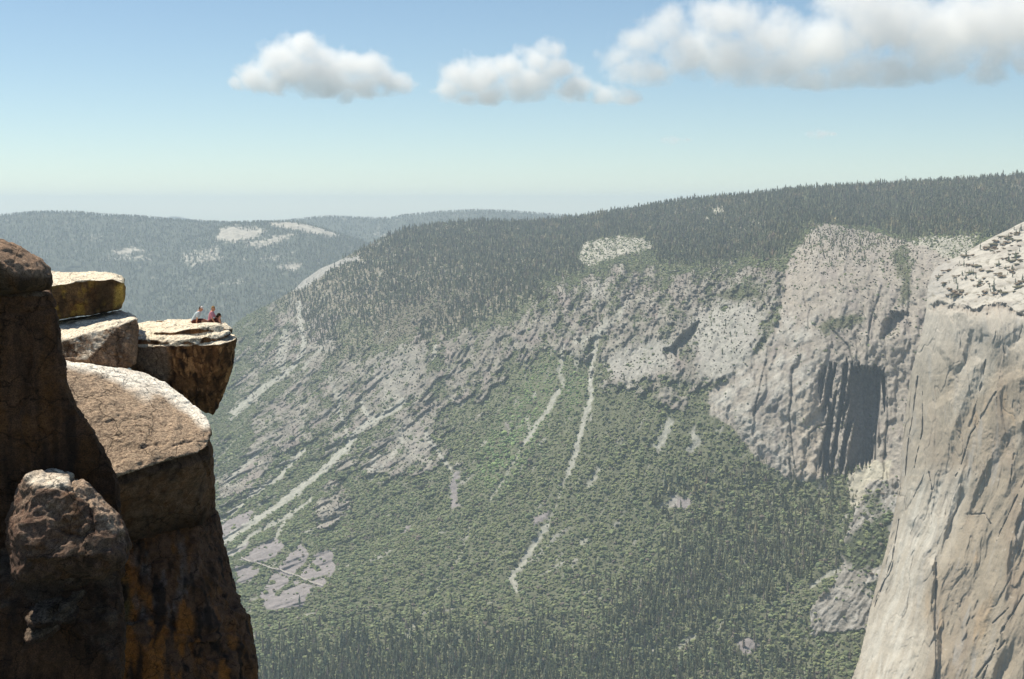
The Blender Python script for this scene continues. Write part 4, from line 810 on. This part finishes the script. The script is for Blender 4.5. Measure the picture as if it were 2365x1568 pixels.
for cu_, cv_, su, sv, n_ in cl_c:
    for k in range(n_):
        u, v = rng.normal(cu_, su * .6), rng.normal(cv_, sv * .6)
        e = np.interp(v, [a for a, b in EDGE], [b for a, b in EDGE])
        if u < e + 6 or u > 2420 or v > 694: continue
        p = on_cliff(u, v)
        if rng.random() < .62:
            o = bpy.data.objects.new('shrub', shr[ns % 3]); COL.objects.link(o); o.location = p + [0, 0, .4]; w_ = rng.uniform(7, 21); o.scale = (w_, w_ * .9, w_ * rng.uniform(.35, .55)); o.rotation_euler = (0, 0, rng.uniform(-.6, .6))
            tag(o, 'low brownish shrub ' + where(u, v), 'shrub', 'shrubs on the bald granite dome')
        else: conifer_tree(p - [0, 0, .3], rng.uniform(7, 18), ns % 6, 'small scattered pine ' + where(u, v), 'small pines on the bald granite dome')
        ns += 1

# ------------------------------------------------------------------ the people on the ledge
PM = {}
def pmat(n, c, rough=.85):
    m, nt, b, out = mat_new(n); nz = nt.nodes.new('ShaderNodeTexNoise'); nz.inputs['Scale'].default_value = 25
    mr = nt.nodes.new('ShaderNodeMixRGB'); mr.inputs[1].default_value = tuple(x * .85 for x in c) + (1,); mr.inputs[2].default_value = tuple(min(1, x * 1.12) for x in c) + (1,)
    nt.links.new(nz.outputs[0], mr.inputs[0]); nt.links.new(mr.outputs[0], b.inputs['Base Color']); b.inputs['Roughness'].default_value = rough; PM[n] = m; return m
pmat('skin', (.55, .27, .17), .6); pmat('grey_blue_cotton', (.50, .58, .62)); pmat('pink_cotton', (.58, .25, .31)); pmat('dark_red_cloth', (.09, .028, .022)); pmat('brown_hair', (.04, .016, .010)); pmat('blond_hair', (.36, .22, .09))
pmat('white_cloth', (.75, .70, .66)); pmat('black_cloth', (.022, .014, .016)); pmat('dark_hair', (.035, .022, .012)); pmat('shoe', (.08, .07, .07))
def ico(c, r, sq=(1, 1, 1)):
    t = (1 + 5**.5) / 2; v = []
    for a in (-1, 1):
        for b in (-t, t): v += [(0, a, b), (a, b, 0), (b, 0, a)]
    v = np.array(v, float) / math.sqrt(1 + t * t); f = []
    for i in range(12):
        for j in range(i + 1, 12):
            m = v[i] + v[j]; 
            if np.linalg.norm(v[i] - v[j]) < 1.2: f.append(m / np.linalg.norm(m))
    v = np.concatenate([v, np.array(f)]); return list(np.array(c) + v * r * np.array(sq))
def caps(chain):
    """tapered limb through (point, radius) joints: one hull per bone"""
    return [ico(a, ra) + ico(b, rb) for (a, ra), (b, rb) in zip(chain[:-1], chain[1:])]
def flesh(name, hulls, vox, mat, parent, sm=3):
    bm = bmesh.new()
    for h in hulls: hull(bm, h)
    me = bpy.data.meshes.new('t'); bm.to_mesh(me); bm.free(); ob = bpy.data.objects.new('t', me); COL.objects.link(ob)
    m = ob.modifiers.new('r', 'REMESH'); m.mode = 'VOXEL'; m.voxel_size = vox; m.use_smooth_shade = True
    s = ob.modifiers.new('s', 'SMOOTH'); s.iterations = sm
    nm = bpy.data.meshes.new_from_object(ob.evaluated_get(bpy.context.evaluated_depsgraph_get())); bpy.data.objects.remove(ob); bpy.data.meshes.remove(me)
    nm.name = name; nm.materials.clear(); nm.materials.append(mat); o = bpy.data.objects.new(name, nm); COL.objects.link(o)
    if parent: o.parent = parent
    return o
def A3(*l): return [np.array(x, float) for x in l]
def hand(w, d, up, side):
    """palm, four unequal fingers lightly bent and a thumb off the side of the palm"""
    w, d, up, side = A3(w, d, up, side); out = []
    p = w + d * .045; out += [ico(w, .024) + ico(w + d * .085 + side * .026, .013) + ico(w + d * .088 - side * .026, .013)]
    for k, (o, L) in enumerate(((-.03, .062), (-.010, .075), (.011, .070), (.031, .055))):
        a = w + d * .088 + side * o; b = a + d * L * .5 - up * .006; c_ = b + d * L * .42 - up * L * .35
        out += caps([(a, .0095), (b, .0088), (c_, .0078)])
    a = w + d * .025 - side * .03; out += caps([(a, .011), (a + d * .03 - side * .026, .010), (a + d * .062 - side * .034 - up * .006, .0085)]); return out
def head_hulls(c, fwd, up, r=.093):
    """skull, jaw, nose, brow, ears, neck root; fwd is where the face looks"""
    c, f, u_ = A3(c, fwd, up); s = np.cross(f, u_); R_ = r
    out = [ico(c - f * .015 + u_ * .02, R_ * 1.03) + ico(c + f * .02 - u_ * .03, R_ * .80), ico(c + f * .045 - u_ * .085, .040) + ico(c + f * .02 - u_ * .03, .070)]
    out += [ico(c + f * .088 + u_ * .0, .010) + ico(c + f * .112 - u_ * .028, .013)]                      # nose
    out += [ico(c + f * .082 - s * .03 + u_ * .022, .012) + ico(c + f * .082 + s * .03 + u_ * .022, .012)]   # brow
    out += [ico(c + f * .088 - s * .018 - u_ * .062, .009) + ico(c + f * .088 + s * .018 - u_ * .062, .009)] # lips
    for k in (-1, 1): out += [ico(c - f * .01 + s * k * .088 + u_ * .01, .018, (.7, .7, 1.3)) + ico(c - f * .015 + s * k * .09 - u_ * .022, .010)]
    return out
def eyes(c, f, u_, parent):
    c, f, u_ = A3(c, f, u_); s = np.cross(f, u_)
    for k in (-1, 1): flesh('eye', [ico(c + f * .078 + s * k * .031 + u_ * .002, .0105)], .004, PM['dark_hair'], parent, 1)
def seat_on(u, D, lift=0.0):
    """ground point on the ledge under photo column u at distance D, found by casting a ray down"""
    x = (u - CU) / F * D
    dg = bpy.context.evaluated_depsgraph_get(); hit, loc, *_ = ledge.ray_cast(Vector((x, D, 5.0)), Vector((0, 0, -1)))
    return np.array(loc) + np.array([0, 0, lift]) if hit else np.array([x, D, -5.9])
def person(u, D, label, J, top, bottom, hairm, hairfn, cap=None, extra=None):
    """J: joints in metres from the seat point, x right, y away, z up"""
    base = seat_on(u, D); root = bpy.data.objects.new('person', None); COL.objects.link(root); root.location = base; tag(root, label, 'person', None)
    j = {k: np.array(v, float) for k, v in J.items()}
    f, up = j['face'] / np.linalg.norm(j['face']), j['hup'] / np.linalg.norm(j['hup'])
    b = head_hulls(j['head'], f, up) + caps([(j['head'] - up * .05 - f * .02, .055), (j['neck'], .058)]) + caps([(j['neck'], .075), (j['chest'], .125), (j['waist'], .118), (j['hip'], .135)])
    for s in ('l', 'r'):
        b += [ico(j['neck'] - np.array([0, 0, .03]), .07) + ico(j['sh' + s], .062)] + [ico(j['chest'], .12) + ico(j['sh' + s], .062)]
        b += caps([(j['sh' + s], .056), (j['el' + s], .041), (j['wr' + s], .027)])
        d = j['hd' + s] / np.linalg.norm(j['hd' + s]); sd = np.cross(d, [0, 0, 1.0]) if abs(d[2]) < .8 else np.array([0, 1.0, 0]); sd = sd / np.linalg.norm(sd); b += hand(j['wr' + s], d, np.cross(sd, d) * (1 if s == 'l' else 1), sd)
        b += caps([(j['hp' + s], .105), (j['kn' + s], .062), (j['an' + s], .040)])
    body = flesh('body', b, .0075, PM['skin'], root, 2)
    tz = [ico(j['neck'] - np.array([0, 0, .045]), .075) + ico(j['chest'], .142), ico(j['chest'], .142) + ico(j['waist'], .135), ico(j['waist'], .135) + ico(j['hip'] + np.array([0, 0, .03]), .150)]
    for s in ('l', 'r'):
        m_ = j['sh' + s] + (j['el' + s] - j['sh' + s]) * .72
        tz += [ico(j['chest'], .135) + ico(j['sh' + s], .078), ico(j['neck'] - np.array([0, 0, .05]), .07) + ico(j['sh' + s], .076)] + caps([(j['sh' + s], .077), (m_, .066)])
    flesh('shirt', tz, .011, top, root, 3)
    bt = [ico(j['hip'] - np.array([0, 0, .015]), .148) + ico(j['hpl'], .12) + ico(j['hpr'], .12)]
    for s in ('l', 'r'): bt += caps([(j['hp' + s], .118), (j['hp' + s] + (j['kn' + s] - j['hp' + s]) * (.85 if bottom is not PM['black_cloth'] else 1), .082)] + ([] if bottom is not PM['black_cloth'] else [(j['an' + s], .055)]))
    flesh('shorts' if bottom is not PM['black_cloth'] else 'trousers', bt, .011, bottom, root, 3)
    for s in ('l', 'r'): flesh('shoe', caps([(j['an' + s] - np.array([0, 0, .02]), .045), (j['an' + s] + np.array([.16, 0, -.06]), .036)]), .009, PM['shoe'], root, 2)
    flesh('hair', hairfn(j['head'], f, up), .009, hairm, root, 2)
    if cap: flesh('cap', cap[1](j['head'], f, up), .009, cap[0], root, 2)
    eyes(j['head'], f, up, root); return root
def hair_short(c, f, u): return [ico(c - f * .028 + u * .038, .098), ico(c - f * .055 - u * .02, .072)]
def hair_long(c, f, u): return [ico(c - f * .028 + u * .038, .106), ico(c - f * .05 + u * .0, .10) + ico(c - f * .10 - u * .30, .085), ico(c - f * .10 - u * .28, .085) + ico(c - f * .10 - u * .42, .06)]
def cap_fn(c, f, u): return [ico(c - f * .012 + u * .062, .098, (1, 1, .8)), ico(c + f * .07 + u * .06, .03, (1, 1, .4)) + ico(c + f * .14 + u * .05, .028, (1, 1, .4))]
# leaning forward on one hand, seen in profile, facing right
person(445.5, 73.2, 'person in grey blue t-shirt and white cap leaning forward on the ledge',
       dict(head=(.385, 0, .745), face=(.86, -.25, -.45), hup=(.40, 0, .9), neck=(.285, 0, .625), chest=(.20, 0, .47), waist=(.06, 0, .26), hip=(0, 0, .10), shl=(.27, .17, .54), shr=(.27, -.17, .54), ell=(.02, .24, .30), elr=(.22, -.22, .28),
            wrl=(-.20, .16, .05), wrr=(.17, -.20, .04), hdl=(-1, -.2, -.15), hdr=(.9, -.3, -.12), hpl=(.04, .10, .10), hpr=(.04, -.10, .10), knl=(.46, .14, .17), knr=(.44, -.12, .12), anl=(.66, .20, .09), anr=(.72, -.10, .09)),
       PM['grey_blue_cotton'], PM['dark_red_cloth'], PM['brown_hair'], hair_short, (PM['white_cloth'], cap_fn))
person(484.0, 73.0, 'person with short blond hair in pink t-shirt sitting upright on the ledge',
       dict(head=(.165, -.01, .765), face=(.86, -.30, -.28), hup=(.25, 0, .97), neck=(.085, 0, .63), chest=(.055, 0, .46), waist=(.01, 0, .27), hip=(0, 0, .11), shl=(.07, .185, .55), shr=(.08, -.185, .55), ell=(.20, .24, .30), elr=(.13, -.24, .27),
            wrl=(.36, .16, .16), wrr=(.28, -.22, .045), hdl=(1, 0, -.1), hdr=(.95, .1, -.2), hpl=(.03, .10, .11), hpr=(.03, -.10, .11), knl=(.42, .15, .22), knr=(.42, .02, .13), anl=(.50, .2, -.10), anr=(.55, .04, -.14)),
       PM['pink_cotton'], PM['dark_red_cloth'], PM['blond_hair'], hair_short)
person(502.5, 73.35, 'person with long dark hair in dark clothes hunched low at the ledge tip',
       dict(head=(.045, 0, .40), face=(.95, .2, -.35), hup=(.35, 0, .94), neck=(-.01, 0, .29), chest=(-.02, 0, .16), waist=(-.03, 0, .0), hip=(-.03, 0, -.12), shl=(0, .16, .22), shr=(0, -.16, .22), ell=(.07, .22, .02), elr=(.05, -.2, .02),
            wrl=(.16, .16, -.02), wrr=(.13, -.12, .0), hdl=(1, 0, -.2), hdr=(1, 0, -.3), hpl=(0, .09, -.12), hpr=(0, -.09, -.12), knl=(.14, .10, -.05), knr=(.16, -.08, -.06), anl=(.16, .10, -.3), anr=(.18, -.08, -.3)),
       PM['black_cloth'], PM['black_cloth'], PM['dark_hair'], hair_long)

# ------------------------------------------------------------------ clouds: billows of thin white fog high beyond the haze
def cloud(blobs, D, label, basev=400, dens=.0048, k=1.6, seed=1, amp=1.05, flat=.62, grain=1.0):
    pts, rad = [], []
    for u, v, r, *dd in blobs:
        pts.append(P(u, v, D + (dd[0] if dd else 0))); rad.append(1.12 * r / F * D)
    pts = np.array(pts); rad = np.array(rad); org = pts.mean(0); L = 1000.0
    bm = bmesh.new()
    for p, r in zip(pts, rad): hull(bm, ico((p - org) / L, r * 1.35 / L, (1, 1.1, flat * 1.2)))
    me = bpy.data.meshes.new('t'); bm.to_mesh(me); bm.free(); ob = bpy.data.objects.new('t', me); COL.objects.link(ob)
    m = ob.modifiers.new('r', 'REMESH'); m.mode = 'VOXEL'; m.voxel_size = float(rad.max()) / L / 7
    nm = bpy.data.meshes.new_from_object(ob.evaluated_get(bpy.context.evaluated_depsgraph_get())); bpy.data.objects.remove(ob); bpy.data.meshes.remove(me)
    o = bpy.data.objects.new('cloud', nm); COL.objects.link(o); o.location = org; o.scale = (L, L, L); tag(o, label, 'cloud')
    mt = bpy.data.materials.new('cloud'); mt.use_nodes = True; nt = mt.node_tree; nt.nodes.clear(); N = nt.nodes.new; K_ = nt.links.new
    out = N('ShaderNodeOutputMaterial'); pv = N('ShaderNodeVolumePrincipled'); K_(pv.outputs[0], out.inputs['Volume'])
    pv.inputs['Color'].default_value = (1, 1, 1, 1); pv.inputs['Anisotropy'].default_value = .2
    tc = N('ShaderNodeTexCoord'); co = tc.outputs['Object']
    # soft warp so that the billows are not round
    wn_ = N('ShaderNodeTexNoise'); wn_.inputs['Scale'].default_value = 1.3 * grain; wn_.inputs['Detail'].default_value = 2; K_(co, wn_.inputs[0])
    ws = N('ShaderNodeVectorMath'); ws.operation = 'SUBTRACT'; ws.inputs[1].default_value = (.5, .5, .5); K_(wn_.outputs['Color'], ws.inputs[0])
    wm = N('ShaderNodeVectorMath'); wm.operation = 'SCALE'; wm.inputs['Scale'].default_value = .45 / grain; K_(ws.outputs[0], wm.inputs[0])
    wa = N('ShaderNodeVectorMath'); wa.operation = 'ADD'; K_(co, wa.inputs[0]); K_(wm.outputs[0], wa.inputs[1]); last = None
    for p, r in zip(pts, rad):
        c = (p - org) / L; r_ = r / L
        a = N('ShaderNodeVectorMath'); a.operation = 'SUBTRACT'; a.inputs[1].default_value = tuple(c); K_(wa.outputs[0], a.inputs[0])
        b = N('ShaderNodeVectorMath'); b.operation = 'MULTIPLY'; b.inputs[1].default_value = (1 / r_, 1 / (1.05 * r_), 1 / (r_ * flat)); K_(a.outputs[0], b.inputs[0])
        d = N('ShaderNodeVectorMath'); d.operation = 'LENGTH'; K_(b.outputs[0], d.inputs[0])
        if last is None: last = d.outputs['Value']
        else:
            mn = N('ShaderNodeMath'); mn.operation = 'SMOOTH_MIN'; mn.inputs[2].default_value = .25; K_(last, mn.inputs[0]); K_(d.outputs['Value'], mn.inputs[1]); last = mn.outputs[0]
    sx = N('ShaderNodeSeparateXYZ'); K_(co, sx.inputs[0]); zb = (float(P(1182, basev, D)[2]) - org[2]) / L
    m1 = N('ShaderNodeMath'); m1.operation = 'SUBTRACT'; m1.inputs[0].default_value = zb; K_(sx.outputs[2], m1.inputs[1])
    m2 = N('ShaderNodeMath'); m2.operation = 'MAXIMUM'; m2.inputs[1].default_value = 0; K_(m1.outputs[0], m2.inputs[0])
    m3 = N('ShaderNodeMath'); m3.operation = 'MULTIPLY_ADD'; m3.inputs[1].default_value = 5.0; K_(m2.outputs[0], m3.inputs[0]); K_(last, m3.inputs[2]); last = m3.outputs[0]
    n = N('ShaderNodeTexNoise'); n.inputs['Scale'].default_value = 4.2 * grain; n.inputs['Detail'].default_value = 6; n.inputs['Roughness'].default_value = .66; K_(co, n.inputs[0])
    e = N('ShaderNodeMath'); e.operation = 'MULTIPLY_ADD'; e.inputs[1].default_value = amp * 2; e.inputs[2].default_value = 1.0 - amp; K_(n.outputs[0], e.inputs[0])   # 1 +- amp
    s = N('ShaderNodeMath'); s.operation = 'SUBTRACT'; K_(e.outputs[0], s.inputs[0]); K_(last, s.inputs[1])
    q = N('ShaderNodeMath'); q.operation = 'MULTIPLY'; q.inputs[1].default_value = k; q.use_clamp = True; K_(s.outputs[0], q.inputs[0])
    z = N('ShaderNodeMath'); z.operation = 'MULTIPLY'; z.inputs[1].default_value = dens; K_(q.outputs[0], z.inputs[0]); K_(z.outputs[0], pv.inputs['Density'])
    nm.materials.clear(); nm.materials.append(mt); mt.cycles.volume_step_rate = .45
    return o
cloud([(545,186,26),(585,168,44),(640,140,56),(700,118,62),(745,125,50),(800,150,62),(860,155,58),(905,185,46),(760,190,60),(660,185,50),(800,222,34),(690,170,60),(740,175,60),(845,200,44),(600,185,36)], 20000, 'puffy white cumulus cloud, leftmost of the row', 222, seed=1)
cloud([(1035,200,40),(1060,165,50),(1110,180,56),(1170,165,50),(1240,135,52),(1270,112,38),(1285,160,52),(1220,195,60),(1330,205,46),(1400,218,36),(1450,224,30),(1140,222,46),(1080,225,36)], 20000, 'white cloud with a pointed peak, in the middle of the row', 232, seed=2)
cloud([(1420,130,44),(1440,165,40),(1500,160,54),(1475,88,58),(1540,60,60),(1600,120,80),(1680,40,84),(1690,140,84),(1800,150,76),(1780,80,80),(1900,110,100),(1860,185,44),(1960,170,50),(2050,50,120),(2160,80,110),(2260,50,130),(2300,130,56),(2400,50,130),
       (2060,165,60),(2130,160,55),(2270,165,50),(1990,160,60),(1900,190,50),(1980,0,100),(2200,150,36),(2370,152,36),(2470,110,80),(2580,60,100)], 20000, 'large spreading white cloud with a grey underside, filling the upper right', 200, seed=3, dens=.0028)
cloud([(1535,327,16),(1555,324,20),(1585,326,12)], 24000, 'faint small wisp of cloud above the ridge, left of two', dens=.004, k=1.0, seed=4, flat=.4)
cloud([(1870,314,16),(1895,310,22),(1920,313,14)], 24000, 'faint small wisp of cloud above the ridge, right of two', dens=.005, k=1.0, seed=5, flat=.4)
